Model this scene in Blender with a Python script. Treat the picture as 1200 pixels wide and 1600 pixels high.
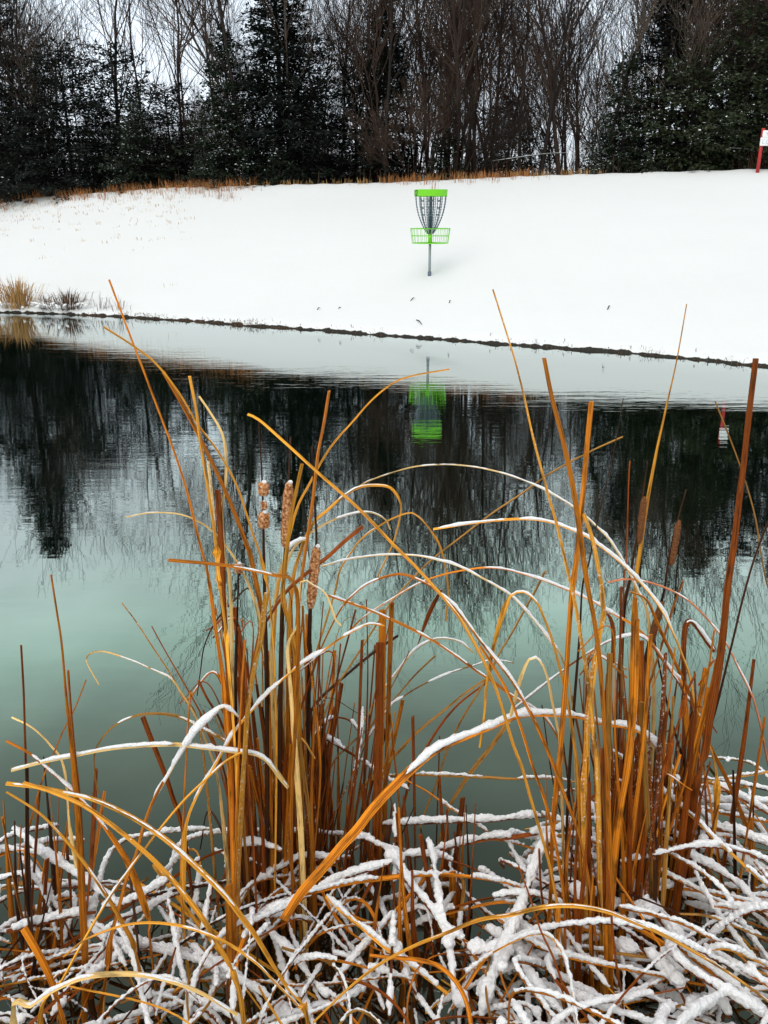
import bpy, bmesh, math, random
from mathutils import Vector, Matrix, noise, Quaternion
PI = math.pi
for o in list(bpy.data.objects): bpy.data.objects.remove(o)
scene = bpy.context.scene
COL = scene.collection

# ------------------------------------------------------------------ camera, sky, sun, exposure
F = 1300.0; PITCH = math.radians(19.8); CAMH = 1.7
cam_d = bpy.data.cameras.new('camera'); cam = bpy.data.objects.new('camera', cam_d); COL.objects.link(cam)
cam_d.sensor_fit = 'VERTICAL'; cam_d.sensor_height = 24; cam_d.lens = 24 * F / 1600
cam_d.clip_start = 0.05; cam_d.clip_end = 3000
cam.location = (0, 0, CAMH); cam.rotation_euler = (PI / 2 - PITCH, 0, 0)
scene.camera = cam

SUN_EL, SUN_AZ = math.radians(48), math.radians(205)      # azimuth clockwise from +Y: behind and a little left of the camera
w = bpy.data.worlds.new('World'); scene.world = w; w.use_nodes = True
nt = w.node_tree; nt.nodes.clear()
def N(nt, t, **kw):
    n = nt.nodes.new(t)
    for k, v in kw.items():
        if k.startswith('i_'): n.inputs[k[2:].replace('_', ' ')].default_value = v
        else: setattr(n, k, v)
    return n
out = N(nt, 'ShaderNodeOutputWorld')
sky = N(nt, 'ShaderNodeTexSky', sky_type='NISHITA', sun_disc=False, sun_elevation=SUN_EL, sun_rotation=SUN_AZ)
bg1 = N(nt, 'ShaderNodeBackground'); bg1.inputs[1].default_value = 0.10
nt.links.new(sky.outputs[0], bg1.inputs[0])
tc = N(nt, 'ShaderNodeTexCoord'); sep = N(nt, 'ShaderNodeSeparateXYZ'); nt.links.new(tc.outputs['Generated'], sep.inputs[0])
ramp = N(nt, 'ShaderNodeValToRGB'); cr = ramp.color_ramp
cr.elements[0].position = 0.0; cr.elements[0].color = (.76, .82, .90, 1)
cr.elements[1].position = 1.0; cr.elements[1].color = (1.9, 1.9, 2.0, 1)
for ps, c_ in ((.20, (.74, .82, .90)), (.33, (.86, .96, 1.0)), (.46, (.66, .90, .82)), (.56, (.33, .40, .34)), (.66, (.12, .138, .110)), (.79, (.10, .11, .09)), (.86, (1.3, 1.3, 1.35))):
    e = cr.elements.new(ps); e.color = (*c_, 1)
nt.links.new(sep.outputs[2], ramp.inputs[0])
nz = N(nt, 'ShaderNodeTexNoise'); nz.inputs['Scale'].default_value = 2.3; nz.inputs['Detail'].default_value = 6
mp = N(nt, 'ShaderNodeMapping'); mp.inputs['Scale'].default_value = (1, 1, 2.6)
nt.links.new(tc.outputs['Generated'], mp.inputs[0]); nt.links.new(mp.outputs[0], nz.inputs[0])
mr = N(nt, 'ShaderNodeMapRange'); mr.inputs['From Min'].default_value = .3; mr.inputs['From Max'].default_value = .7
mr.inputs['To Min'].default_value = .78; mr.inputs['To Max'].default_value = 1.72
nt.links.new(nz.outputs[0], mr.inputs[0])
bg2 = N(nt, 'ShaderNodeBackground'); nt.links.new(ramp.outputs[0], bg2.inputs[0]); nt.links.new(mr.outputs[0], bg2.inputs[1])
mix = N(nt, 'ShaderNodeMixShader'); mix.inputs[0].default_value = .86
nt.links.new(bg1.outputs[0], mix.inputs[1]); nt.links.new(bg2.outputs[0], mix.inputs[2]); nt.links.new(mix.outputs[0], out.inputs[0])

sd = bpy.data.lights.new('sun', 'SUN'); sd.energy = 1.5; sd.angle = math.radians(50); sd.color = (1, .93, .82)
sun = bpy.data.objects.new('sun', sd); COL.objects.link(sun)
dv = Vector((math.sin(SUN_AZ) * math.cos(SUN_EL), math.cos(SUN_AZ) * math.cos(SUN_EL), math.sin(SUN_EL)))
sun.rotation_euler = dv.to_track_quat('Z', 'Y').to_euler()
scene.view_settings.view_transform = 'Standard'; scene.view_settings.look = 'None'
scene.view_settings.gamma = 1; scene.view_settings.exposure = 0.18
scene.cycles.max_bounces = 6; scene.cycles.diffuse_bounces = 3; scene.cycles.glossy_bounces = 3
scene.cycles.use_adaptive_sampling = True; scene.cycles.adaptive_threshold = .02

# ------------------------------------------------------------------ helpers
FW = Vector((0, math.cos(PITCH), -math.sin(PITCH))); UP = Vector((0, math.sin(PITCH), math.cos(PITCH)))
def ray(x, y): return FW + Vector((1, 0, 0)) * ((x - 600) / F) + UP * (-(y - 800) / F)
def atD(x, y, D):
    d = ray(x, y); return Vector((0, 0, CAMH)) + d * (D / d.y)
def atZ(x, y, z):
    d = ray(x, y); return Vector((0, 0, CAMH)) + d * ((z - CAMH) / d.z)
def lerp(a, b, t): return a + (b - a) * t
def interp(x, pts):
    if x <= pts[0][0]:
        (x0, y0), (x1, y1) = pts[0], pts[1]
    elif x >= pts[-1][0]:
        (x0, y0), (x1, y1) = pts[-2], pts[-1]
    else:
        for (x0, y0), (x1, y1) in zip(pts, pts[1:]):
            if x0 <= x <= x1: break
    return y0 + (y1 - y0) * (x - x0) / (x1 - x0)
def sstep(a, b, x):
    t = max(0, min(1, (x - a) / (b - a))); return t * t * (3 - 2 * t)
def ns(x, y=0.0, z=0.0): return noise.noise(Vector((x, y, z)))

def put(name, me, mat=None, parent=None, mats=None):
    o = bpy.data.objects.new(name, me); COL.objects.link(o)
    if parent is not None: o.parent = parent
    for m in (mats or ([mat] if mat else [])): me.materials.append(m)
    return o
def mesh(name, V, Fc, smooth=True, uv=None):
    me = bpy.data.meshes.new(name); me.from_pydata(V, [], Fc)
    if smooth: me.polygons.foreach_set('use_smooth', [True] * len(me.polygons))
    if uv is not None:
        l = me.uv_layers.new(name='UVMap'); idx = [0] * len(me.loops); me.loops.foreach_get('vertex_index', idx)
        flat = []
        for i in idx: flat.extend(uv[i])
        l.data.foreach_set('uv', flat)
    me.update(); return me
def tag(o, label, cat, group=None, kind=None):
    if label: o['label'] = label
    if cat: o['category'] = cat
    if group: o['group'] = group
    if kind: o['kind'] = kind
    return o
def empty(name, loc, label, cat, group=None):
    o = bpy.data.objects.new(name, None); COL.objects.link(o); o.location = loc; o.empty_display_size = .1
    return tag(o, label, cat, group)

class MB:
    def __init__(s): s.V = []; s.F = []; s.UV = []
    def tube(s, pts, rad, n=6, cap=True):
        """pts list of Vector, rad list"""
        b = len(s.V); k = len(pts); prev = None; L = 0
        for i, p in enumerate(pts):
            t = (pts[min(i + 1, k - 1)] - pts[max(i - 1, 0)])
            t = t.normalized() if t.length > 1e-9 else Vector((0, 0, 1))
            if prev is None:
                a = Vector((1, 0, 0)) if abs(t.x) < .8 else Vector((0, 1, 0)); u = t.cross(a).normalized()
            else:
                u = (prev - t * prev.dot(t)).normalized()
            prev = u; v = t.cross(u)
            if i: L += (p - pts[i - 1]).length
            for j in range(n):
                a = 2 * PI * j / n
                q = p + (u * math.cos(a) + v * math.sin(a)) * rad[i]
                s.V.append(tuple(q)); s.UV.append((j / n, L))
        for i in range(k - 1):
            for j in range(n):
                s.F.append((b + i * n + j, b + i * n + (j + 1) % n, b + (i + 1) * n + (j + 1) % n, b + (i + 1) * n + j))
        if cap:
            s.F.append(tuple(b + j for j in reversed(range(n)))); s.F.append(tuple(b + (k - 1) * n + j for j in range(n)))
    def box(s, c, d):
        b = len(s.V)
        for dx in (-.5, .5):
            for dy in (-.5, .5):
                for dz in (-.5, .5): s.V.append((c[0] + dx * d[0], c[1] + dy * d[1], c[2] + dz * d[2])); s.UV.append((0, 0))
        for f in ((0, 1, 3, 2), (4, 6, 7, 5), (0, 4, 5, 1), (2, 3, 7, 6), (0, 2, 6, 4), (1, 5, 7, 3)): s.F.append(tuple(b + i for i in f))
    def ring(s, c, R, r, n=36, m=6):
        pts = [Vector((c[0] + R * math.cos(2 * PI * i / n), c[1] + R * math.sin(2 * PI * i / n), c[2])) for i in range(n)]
        b = len(s.V)
        for i in range(n):
            a = 2 * PI * i / n
            for j in range(m):
                q = 2 * PI * j / m
                s.V.append((c[0] + (R + r * math.cos(q)) * math.cos(a), c[1] + (R + r * math.cos(q)) * math.sin(a), c[2] + r * math.sin(q))); s.UV.append((0, 0))
        for i in range(n):
            for j in range(m):
                s.F.append((b + i * m + j, b + ((i + 1) % n) * m + j, b + ((i + 1) % n) * m + (j + 1) % m, b + i * m + (j + 1) % m))
    def build(s, name, mat, parent=None, smooth=True, uv=True):
        return put(name, mesh(name, s.V, s.F, smooth, s.UV if uv else None), mat, parent)

def catmull(P, step):
    """resample a polyline through its points"""
    if len(P) == 2: P = [P[0], P[0].lerp(P[1], .5), P[1]]
    Q = [P[0] * 2 - P[1]] + list(P) + [P[-1] * 2 - P[-2]]
    outp = []
    for i in range(1, len(Q) - 2):
        p0, p1, p2, p3 = Q[i - 1], Q[i], Q[i + 1], Q[i + 2]
        n = max(1, int((p2 - p1).length / step + .5))
        for j in range(n):
            t = j / n
            outp.append(.5 * ((2 * p1) + (p2 - p0) * t + (2 * p0 - 5 * p1 + 4 * p2 - p3) * t * t + (3 * p1 - p0 - 3 * p2 + p3) * t ** 3))
    outp.append(P[-1].copy()); return outp

# ------------------------------------------------------------------ materials
def newmat(name):
    m = bpy.data.materials.new(name); m.use_nodes = True
    nt = m.node_tree; b = nt.nodes['Principled BSDF']; return m, nt, b
def simple(name, col, rough=.6, metal=0., bump=0., bscale=40., var=.25, spec=.3):
    m, nt, b = newmat(name)
    b.inputs['Roughness'].default_value = rough; b.inputs['Metallic'].default_value = metal; b.inputs['Specular IOR Level'].default_value = spec
    tcn = N(nt, 'ShaderNodeTexCoord'); nz = N(nt, 'ShaderNodeTexNoise'); nz.inputs['Scale'].default_value = bscale; nz.inputs['Detail'].default_value = 4
    nt.links.new(tcn.outputs['Object'], nz.inputs[0])
    mx = N(nt, 'ShaderNodeMix', data_type='RGBA')
    mx.inputs[6].default_value = (*[c * (1 - var) for c in col], 1); mx.inputs[7].default_value = (*[min(1, c * (1 + var)) for c in col], 1)
    nt.links.new(nz.outputs[0], mx.inputs[0]); nt.links.new(mx.outputs[2], b.inputs['Base Color'])
    if bump:
        bp = N(nt, 'ShaderNodeBump'); bp.inputs['Strength'].default_value = bump; bp.inputs['Distance'].default_value = .01
        nt.links.new(nz.outputs[0], bp.inputs['Height']); nt.links.new(bp.outputs[0], b.inputs['Normal'])
    return m
def snow_mat(name, fine=60., bump=.5, dist=.004, col=(.86, .88, .88)):
    m, nt, b = newmat(name)
    b.inputs['Base Color'].default_value = (*col, 1); b.inputs['Roughness'].default_value = .75; b.inputs['Specular IOR Level'].default_value = .25
    tcn = N(nt, 'ShaderNodeTexCoord')
    n1 = N(nt, 'ShaderNodeTexNoise'); n1.inputs['Scale'].default_value = fine; n1.inputs['Detail'].default_value = 6; n1.inputs['Roughness'].default_value = .65
    nt.links.new(tcn.outputs['Object'], n1.inputs[0])
    bp = N(nt, 'ShaderNodeBump'); bp.inputs['Strength'].default_value = bump; bp.inputs['Distance'].default_value = dist
    nt.links.new(n1.outputs[0], bp.inputs['Height']); nt.links.new(bp.outputs[0], b.inputs['Normal'])
    return m
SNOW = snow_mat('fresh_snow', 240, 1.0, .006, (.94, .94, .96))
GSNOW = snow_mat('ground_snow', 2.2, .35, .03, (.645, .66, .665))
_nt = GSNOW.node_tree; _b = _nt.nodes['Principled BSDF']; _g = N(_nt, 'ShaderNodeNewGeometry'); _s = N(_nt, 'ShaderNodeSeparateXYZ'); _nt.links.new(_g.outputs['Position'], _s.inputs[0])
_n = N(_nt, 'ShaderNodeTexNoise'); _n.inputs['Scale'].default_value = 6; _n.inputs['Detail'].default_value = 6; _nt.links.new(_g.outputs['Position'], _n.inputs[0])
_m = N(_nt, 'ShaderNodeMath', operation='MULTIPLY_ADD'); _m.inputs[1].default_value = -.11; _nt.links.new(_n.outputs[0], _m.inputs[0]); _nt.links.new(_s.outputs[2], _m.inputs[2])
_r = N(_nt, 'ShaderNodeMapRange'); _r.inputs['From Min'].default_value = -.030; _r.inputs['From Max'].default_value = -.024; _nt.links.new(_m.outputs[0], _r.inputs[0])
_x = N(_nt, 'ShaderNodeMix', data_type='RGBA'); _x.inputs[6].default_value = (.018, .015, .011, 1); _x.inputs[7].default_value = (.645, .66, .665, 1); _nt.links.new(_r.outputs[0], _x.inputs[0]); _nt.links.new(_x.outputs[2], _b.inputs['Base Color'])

def leaf_mat(name, hi, lo, dust=0.):
    m, nt, b = newmat(name)
    b.inputs['Roughness'].default_value = .62; b.inputs['Specular IOR Level'].default_value = .15
    uvn = N(nt, 'ShaderNodeTexCoord')
    mpn = N(nt, 'ShaderNodeMapping'); mpn.inputs['Scale'].default_value = (13, 2.6, 1); nt.links.new(uvn.outputs['UV'], mpn.inputs[0])
    oi = N(nt, 'ShaderNodeObjectInfo'); nt.links.new(oi.outputs['Random'], mpn.inputs['Location'])
    n1 = N(nt, 'ShaderNodeTexNoise', noise_dimensions='4D'); n1.inputs['Scale'].default_value = 1.0; n1.inputs['Detail'].default_value = 5; n1.inputs['Roughness'].default_value = .7
    mm = N(nt, 'ShaderNodeMath', operation='MULTIPLY'); mm.inputs[1].default_value = 37; nt.links.new(oi.outputs['Random'], mm.inputs[0])
    nt.links.new(mm.outputs[0], n1.inputs['W']); nt.links.new(mpn.outputs[0], n1.inputs[0])
    rp = N(nt, 'ShaderNodeValToRGB'); rp.color_ramp.elements[0].position = .40; rp.color_ramp.elements[1].position = .58
    rp.color_ramp.elements[0].color = (*lo, 1); rp.color_ramp.elements[1].color = (*hi, 1)
    nt.links.new(n1.outputs[0], rp.inputs[0])
    # dark blotches and age spots
    mp2 = N(nt, 'ShaderNodeMapping'); mp2.inputs['Scale'].default_value = (1.2, 16, 1); nt.links.new(uvn.outputs['UV'], mp2.inputs[0]); 
    n2 = N(nt, 'ShaderNodeTexNoise', noise_dimensions='4D'); n2.inputs['Scale'].default_value = 1; n2.inputs['Detail'].default_value = 6; nt.links.new(mp2.outputs[0], n2.inputs[0]); nt.links.new(mm.outputs[0], n2.inputs['W'])
    r2 = N(nt, 'ShaderNodeMapRange'); r2.inputs['From Min'].default_value = .34; r2.inputs['From Max'].default_value = .50; r2.inputs['To Min'].default_value = .30; r2.inputs['To Max'].default_value = 1
    nt.links.new(n2.outputs[0], r2.inputs[0])
    vm = N(nt, 'ShaderNodeMix', data_type='RGBA', blend_type='MULTIPLY'); vm.inputs[0].default_value = 1
    nt.links.new(rp.outputs[0], vm.inputs[6]); nt.links.new(r2.outputs[0], vm.inputs[7])
    hv = N(nt, 'ShaderNodeHueSaturation'); nt.links.new(vm.outputs[2], hv.inputs['Color'])
    vr = N(nt, 'ShaderNodeMapRange'); vr.inputs['To Min'].default_value = .72; vr.inputs['To Max'].default_value = 1.25; nt.links.new(oi.outputs['Random'], vr.inputs[0]); nt.links.new(vr.outputs[0], hv.inputs['Value'])
    last = hv.outputs[0]
    if dust:
        n3 = N(nt, 'ShaderNodeTexNoise'); n3.inputs['Scale'].default_value = 130; n3.inputs['Detail'].default_value = 8; n3.inputs['Roughness'].default_value = .8; nt.links.new(uvn.outputs['Object'], n3.inputs[0])
        r3 = N(nt, 'ShaderNodeMapRange'); r3.inputs['From Min'].default_value = .62 - .12 * dust; r3.inputs['From Max'].default_value = .70 - .12 * dust; nt.links.new(n3.outputs[0], r3.inputs[0])
        dm = N(nt, 'ShaderNodeMix', data_type='RGBA'); nt.links.new(r3.outputs[0], dm.inputs[0]); nt.links.new(last, dm.inputs[6]); dm.inputs[7].default_value = (.84, .82, .78, 1); last = dm.outputs[2]
    nt.links.new(last, b.inputs['Base Color'])
    bp = N(nt, 'ShaderNodeBump'); bp.inputs['Strength'].default_value = .6; bp.inputs['Distance'].default_value = .001
    nt.links.new(n1.outputs[0], bp.inputs['Height']); nt.links.new(bp.outputs[0], b.inputs['Normal'])
    return m
TONES = {
 'g': ((.90, .43, .045), (.40, .12, .008)),      # golden
 'o': ((.76, .25, .012), (.18, .036, .003)),    # orange
 'b': ((.34, .080, .007), (.085, .017, .002)),   # brown
 'd': ((.070, .024, .008), (.016, .006, .003)),  # dark
 'v': ((.46, .23, .045), (.20, .08, .015)),      # olive
 'c': ((.84, .60, .25), (.62, .34, .09)),        # cream
 'p': ((.60, .22, .10), (.40, .11, .04)),        # pinkish
}
LM = {}
def LMAT(t, dust=0):
    k = (t, dust)
    if k not in LM: LM[k] = leaf_mat('dry_leaf_' + t + str(dust), *TONES[t], dust=dust * .5)
    return LM[k]

# ------------------------------------------------------------------ terrain
def az_of(px, py, z=0.0):
    p = atZ(px, py, z); return p.x / p.y, p.y
SHORE = [az_of(*p) for p in ((-60, 487), (20, 489), (200, 496), (435, 513), (670, 530), (900, 547), (1040, 558), (1170, 572), (1260, 582))]
SHORE = [(-1.6, SHORE[0][1] + 4)] + SHORE + [(1.6, 5.0)]
CREST = [(-1.6, 31), (-.46, 27.5), (-.25, 24), (-.1, 22.0), (.05, 21.0), (.25, 19.8), (.45, 19), (1.6, 17)]
def crestpx(a):   # pixel row of the crest as seen, to height
    return interp(a * F * .94 + 600, [(-400, 350), (20, 328), (110, 309), (300, 293), (460, 288), (600, 285), (800, 274), (1180, 261), (1700, 245)])
def shoreY(X, Y):
    a = max(-1.6, min(1.6, X / max(Y, 4.0))); return interp(a, SHORE), interp(a, CREST), a
def crestH(a, D):
    d = ray(600, crestpx(a)); return CAMH + d.z / d.y * D
def ground(X, Y):
    if Y < .85:
        return -.55 + sstep(.85, -.5, Y) * .95 + ns(X * 1.5, Y * 1.5) * .04
    sy, cy, a = shoreY(X, Y)
    sy += .10 * ns(X * 1.1, 3.3) + .07 * ns(X * 3.7, 7.1) + .03 * ns(X * 11, 4.1)
    if Y < sy: return max(-.55, -.05 - (sy - Y) * .4)
    ch = crestH(a, cy)
    if Y <= cy:
        t = (Y - sy) / (cy - sy)
        z = .055 * sstep(0, .014, t) + (ch - .055) * (t * .93 + .07 * t * t)
        z += (ns(X * .22, Y * .22) * .09 + ns(X * .8, Y * .8, 5) * .018) * sstep(0, .12, t) * sstep(1.0, .85, t)
        return z
    q = Y - cy
    return ch - .10 * min(q, 1.5) - .03 * min(q, 14) + ns(X * .3, Y * .3, 9) * .12 * sstep(0, 2, q)
def axis(segs):
    o = []
    for a, b, s in segs:
        n = int(round((b - a) / s)); o += [a + (b - a) * i / n for i in range(n)]
    o.append(segs[-1][1]); return o
XS = axis([(-600, -60, 30), (-60, -16, 1.5), (-16, 14, .12), (14, 60, 1.5), (60, 600, 30)])
YS = axis([(-300, -12, 24), (-12, .4, .8), (.4, 8, .4), (8, 16.4, .06), (16.4, 17, .1), (17, 30, .2), (30, 60, 1.5), (60, 900, 40)])
V = []; Fc = []; mi = []
for y in YS:
    for x in XS: V.append((x, y, ground(x, y)))
nx = len(XS)
for j in range(len(YS) - 1):
    for i in range(nx - 1):
        Fc.append((j * nx + i, j * nx + i + 1, (j + 1) * nx + i + 1, (j + 1) * nx + i))
        cx, cy_ = (XS[i] + XS[i + 1]) / 2, (YS[j] + YS[j + 1]) / 2
        if cy_ > .85:
            sy, cy, a = shoreY(cx, cy_)
            z = V[j * nx + i][2]
            mi.append(1 if (cy_ > cy + .4 + .5 * ns(cx, cy_)) else 0)
        else: mi.append(0)
gm = mesh('snow_ground', V, Fc)
def litter_mat():
    m, nt, b = newmat('leaf_litter')
    b.inputs['Roughness'].default_value = .9
    tcn = N(nt, 'ShaderNodeTexCoord'); n1 = N(nt, 'ShaderNodeTexNoise'); n1.inputs['Scale'].default_value = 7; n1.inputs['Detail'].default_value = 8
    nt.links.new(tcn.outputs['Object'], n1.inputs[0]); rp = N(nt, 'ShaderNodeValToRGB')
    rp.color_ramp.elements[0].position = .35; rp.color_ramp.elements[0].color = (.015, .010, .006, 1)
    rp.color_ramp.elements[1].position = .64; rp.color_ramp.elements[1].color = (.07, .045, .025, 1)
    e = rp.color_ramp.elements.new(.72); e.color = (.7, .72, .74, 1)
    nt.links.new(n1.outputs[0], rp.inputs[0]); nt.links.new(rp.outputs[0], b.inputs['Base Color']); return m
MUD = simple('wet_mud', (.022, .018, .013), .5, 0, .6, 60, .5)
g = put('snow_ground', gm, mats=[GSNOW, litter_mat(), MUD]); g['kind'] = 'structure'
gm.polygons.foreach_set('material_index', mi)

# water
def water_mat():
    m, nt, b = newmat('pond_water')
    nt.nodes.remove(b)
    tcn = N(nt, 'ShaderNodeTexCoord')
    m1 = N(nt, 'ShaderNodeMapping'); m1.inputs['Scale'].default_value = (1.5, 11, 1); nt.links.new(tcn.outputs['Object'], m1.inputs[0])
    n1 = N(nt, 'ShaderNodeTexNoise'); n1.inputs['Scale'].default_value = 1; n1.inputs['Detail'].default_value = 3; n1.inputs['Roughness'].default_value = .55; nt.links.new(m1.outputs[0], n1.inputs[0])
    sp = N(nt, 'ShaderNodeSeparateXYZ'); nt.links.new(tcn.outputs['Object'], sp.inputs[0])
    mr = N(nt, 'ShaderNodeMapRange'); mr.inputs['From Min'].default_value = 2.2; mr.inputs['From Max'].default_value = 6.5; mr.inputs['To Min'].default_value = .03; mr.inputs['To Max'].default_value = 1
    nt.links.new(sp.outputs[1], mr.inputs[0])
    m3 = N(nt, 'ShaderNodeMapping'); m3.inputs['Scale'].default_value = (.5, 1.1, 1); nt.links.new(tcn.outputs['Object'], m3.inputs[0])
    n3 = N(nt, 'ShaderNodeTexNoise'); n3.inputs['Scale'].default_value = 1; n3.inputs['Detail'].default_value = 2; nt.links.new(m3.outputs[0], n3.inputs[0])
    r3 = N(nt, 'ShaderNodeMapRange'); r3.inputs['From Min'].default_value = .35; r3.inputs['From Max'].default_value = .65; r3.inputs['To Min'].default_value = .35; r3.inputs['To Max'].default_value = 1.3
    nt.links.new(n3.outputs[0], r3.inputs[0])
    mu = N(nt, 'ShaderNodeMath', operation='MULTIPLY'); nt.links.new(mr.outputs[0], mu.inputs[0]); nt.links.new(r3.outputs[0], mu.inputs[1])
    h = N(nt, 'ShaderNodeMath', operation='MULTIPLY'); nt.links.new(n1.outputs[0], h.inputs[0]); nt.links.new(mu.outputs[0], h.inputs[1])
    bp = N(nt, 'ShaderNodeBump'); bp.inputs['Strength'].default_value = 1; bp.inputs['Distance'].default_value = .0012
    nt.links.new(h.outputs[0], bp.inputs['Height'])
    fr = N(nt, 'ShaderNodeFresnel'); fr.inputs['IOR'].default_value = 1.33; nt.links.new(bp.outputs[0], fr.inputs['Normal'])
    pw = N(nt, 'ShaderNodeMath', operation='POWER'); pw.inputs[1].default_value = .34; nt.links.new(fr.outputs[0], pw.inputs[0])
    tint = N(nt, 'ShaderNodeMix', data_type='RGBA'); nt.links.new(pw.outputs[0], tint.inputs[0])
    tint.inputs[6].default_value = (.86, .94, .80, 1); tint.inputs[7].default_value = (.90, .96, 1, 1)
    gl = N(nt, 'ShaderNodeBsdfGlossy'); gl.inputs['Roughness'].default_value = 0; nt.links.new(tint.outputs[2], gl.inputs['Color']); nt.links.new(bp.outputs[0], gl.inputs['Normal'])
    df = N(nt, 'ShaderNodeBsdfDiffuse'); df.inputs['Color'].default_value = (.001, .004, .002, 1)
    mxs = N(nt, 'ShaderNodeMixShader'); nt.links.new(pw.outputs[0], mxs.inputs[0]); nt.links.new(df.outputs[0], mxs.inputs[1]); nt.links.new(gl.outputs[0], mxs.inputs[2])
    nt.links.new(mxs.outputs[0], nt.nodes['Material Output'].inputs[0])
    return m
wm = mesh('pond_water', [(-60, -1, 0), (60, -1, 0), (60, 40, 0), (-60, 40, 0)], [(0, 1, 2, 3)], False)
wo = put('pond_water', wm, water_mat()); wo['kind'] = 'structure'

# ------------------------------------------------------------------ leaf blades
def profile(nv, w, th):
    return [(-w / 2, 0), (-w * .30, th * .55), (w * .12, th * 1.1), (w / 2, 0), (w * .22, -th * .5), (-w * .22, -th * .5)]
def ribbon(pts, W, twist0=0., twist1=0., seed=0., thick=.0016, hint=None):
    """a blade: pts resampled Vectors base -> tip, W widths; faces the shore more or less"""
    V = []; Fc = []; UV = []; L = 0; k = len(pts)
    for i, p in enumerate(pts):
        t = (pts[min(i + 1, k - 1)] - pts[max(i - 1, 0)]).normalized()
        h = hint or (Vector((0, 0, CAMH)) - p)
        h = (h - t * h.dot(t)).normalized()
        s = i / (k - 1)
        h = Quaternion(t, lerp(twist0, twist1, s) + .25 * ns(seed, s * 3)) @ h
        side = t.cross(h).normalized(); nrm = side.cross(t).normalized()
        if i: L += (p - pts[i - 1]).length
        for j, (a, b) in enumerate(profile(6, W[i], thick + W[i] * .10)):
            V.append(tuple(p + side * a + nrm * b)); UV.append((.5 + a / max(W[i], .0005) if j < 4 else .5 - a / max(W[i], .0005) + 2, L + seed))
    for i in range(k - 1):
        for j in range(6):
            Fc.append((i * 6 + j, i * 6 + (j + 1) % 6, (i + 1) * 6 + (j + 1) % 6, (i + 1) * 6 + j))
    Fc.append(tuple(reversed(range(6)))); Fc.append(tuple((k - 1) * 6 + j for j in range(6)))
    return mesh('leaf', V, Fc, False, UV)
def snowcap(pts, W, amt, seed, lo=.30, breakup=.25, upto=9.):
    """lumpy ridge of snow lying along the upper side of a blade"""
    V = []; Fc = []; k = len(pts); n = 8; run = []; runs = []
    R = []
    for i, p in enumerate(pts):
        t = (pts[min(i + 1, k - 1)] - pts[max(i - 1, 0)]).normalized()
        hz = math.sqrt(max(0, 1 - t.z * t.z))
        f = sstep(lo, lo + .35, hz)
        nn = .75 + .7 * ns(seed, i * .16) + .35 * ns(seed + 9, i * .7)
        br = sstep(-breakup - .12, -breakup + .1, ns(seed + 31, i * .10))
        f *= 1 - sstep(upto - .06, upto, i / k)
        R.append(W[i] * amt * f * max(.25, nn) * (br if breakup < .9 else 1))
    L = [i for i in range(k) if R[i] > .0011]
    i = 0
    while i < len(L):
        j = i
        while j + 1 < len(L) and L[j + 1] == L[j] + 1: j += 1
        if j - i >= 2: runs.append(L[i:j + 1])
        i = j + 1
    for rn in runs:
        b = len(V); m = len(rn)
        for q, i in enumerate(rn):
            p = pts[i]; t = (pts[min(i + 1, k - 1)] - pts[max(i - 1, 0)]).normalized()
            sd = t.cross(Vector((0, 0, 1)))
            sd = sd.normalized() if sd.length > 1e-4 else Vector((1, 0, 0))
            u = sd.cross(t).normalized()
            r = R[i] * (min(1, .35 + q * .5, .35 + (m - 1 - q) * .5)) * .9
            for a in range(n):
                an = 2 * PI * a / n
                rr = r * (1 + .42 * noise.noise(Vector((p.x * 110 + a * 1.3, p.y * 110, p.z * 110 + seed))) + .2 * noise.noise(Vector((p.x * 300 + a * 2.7, p.y * 300, p.z * 300))))
                V.append(tuple(p + u * (r * .45 + W[i] * .05) + sd * (math.cos(an) * rr * 1.0) + u * (math.sin(an) * rr * .85)))
        for q in range(m - 1):
            for a in range(n): Fc.append((b + q * n + a, b + q * n + (a + 1) % n, b + (q + 1) * n + (a + 1) % n, b + (q + 1) * n + a))
        Fc.append(tuple(b + a for a in reversed(range(n)))); Fc.append(tuple(b + (m - 1) * n + a for a in range(n)))
    return mesh('snow', V, Fc) if V else None
rl = random.Random(5)
def widths(k, w, tip, cut=False):
    W = []
    for i in range(k):
        s = i / (k - 1)
        f = lerp(.78, 1, min(1, s * 4)) * (1 if cut else 1 - (1 - tip) * sstep(.35, 1, s))
        W.append(max(.0012, w * f))
    return W
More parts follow.
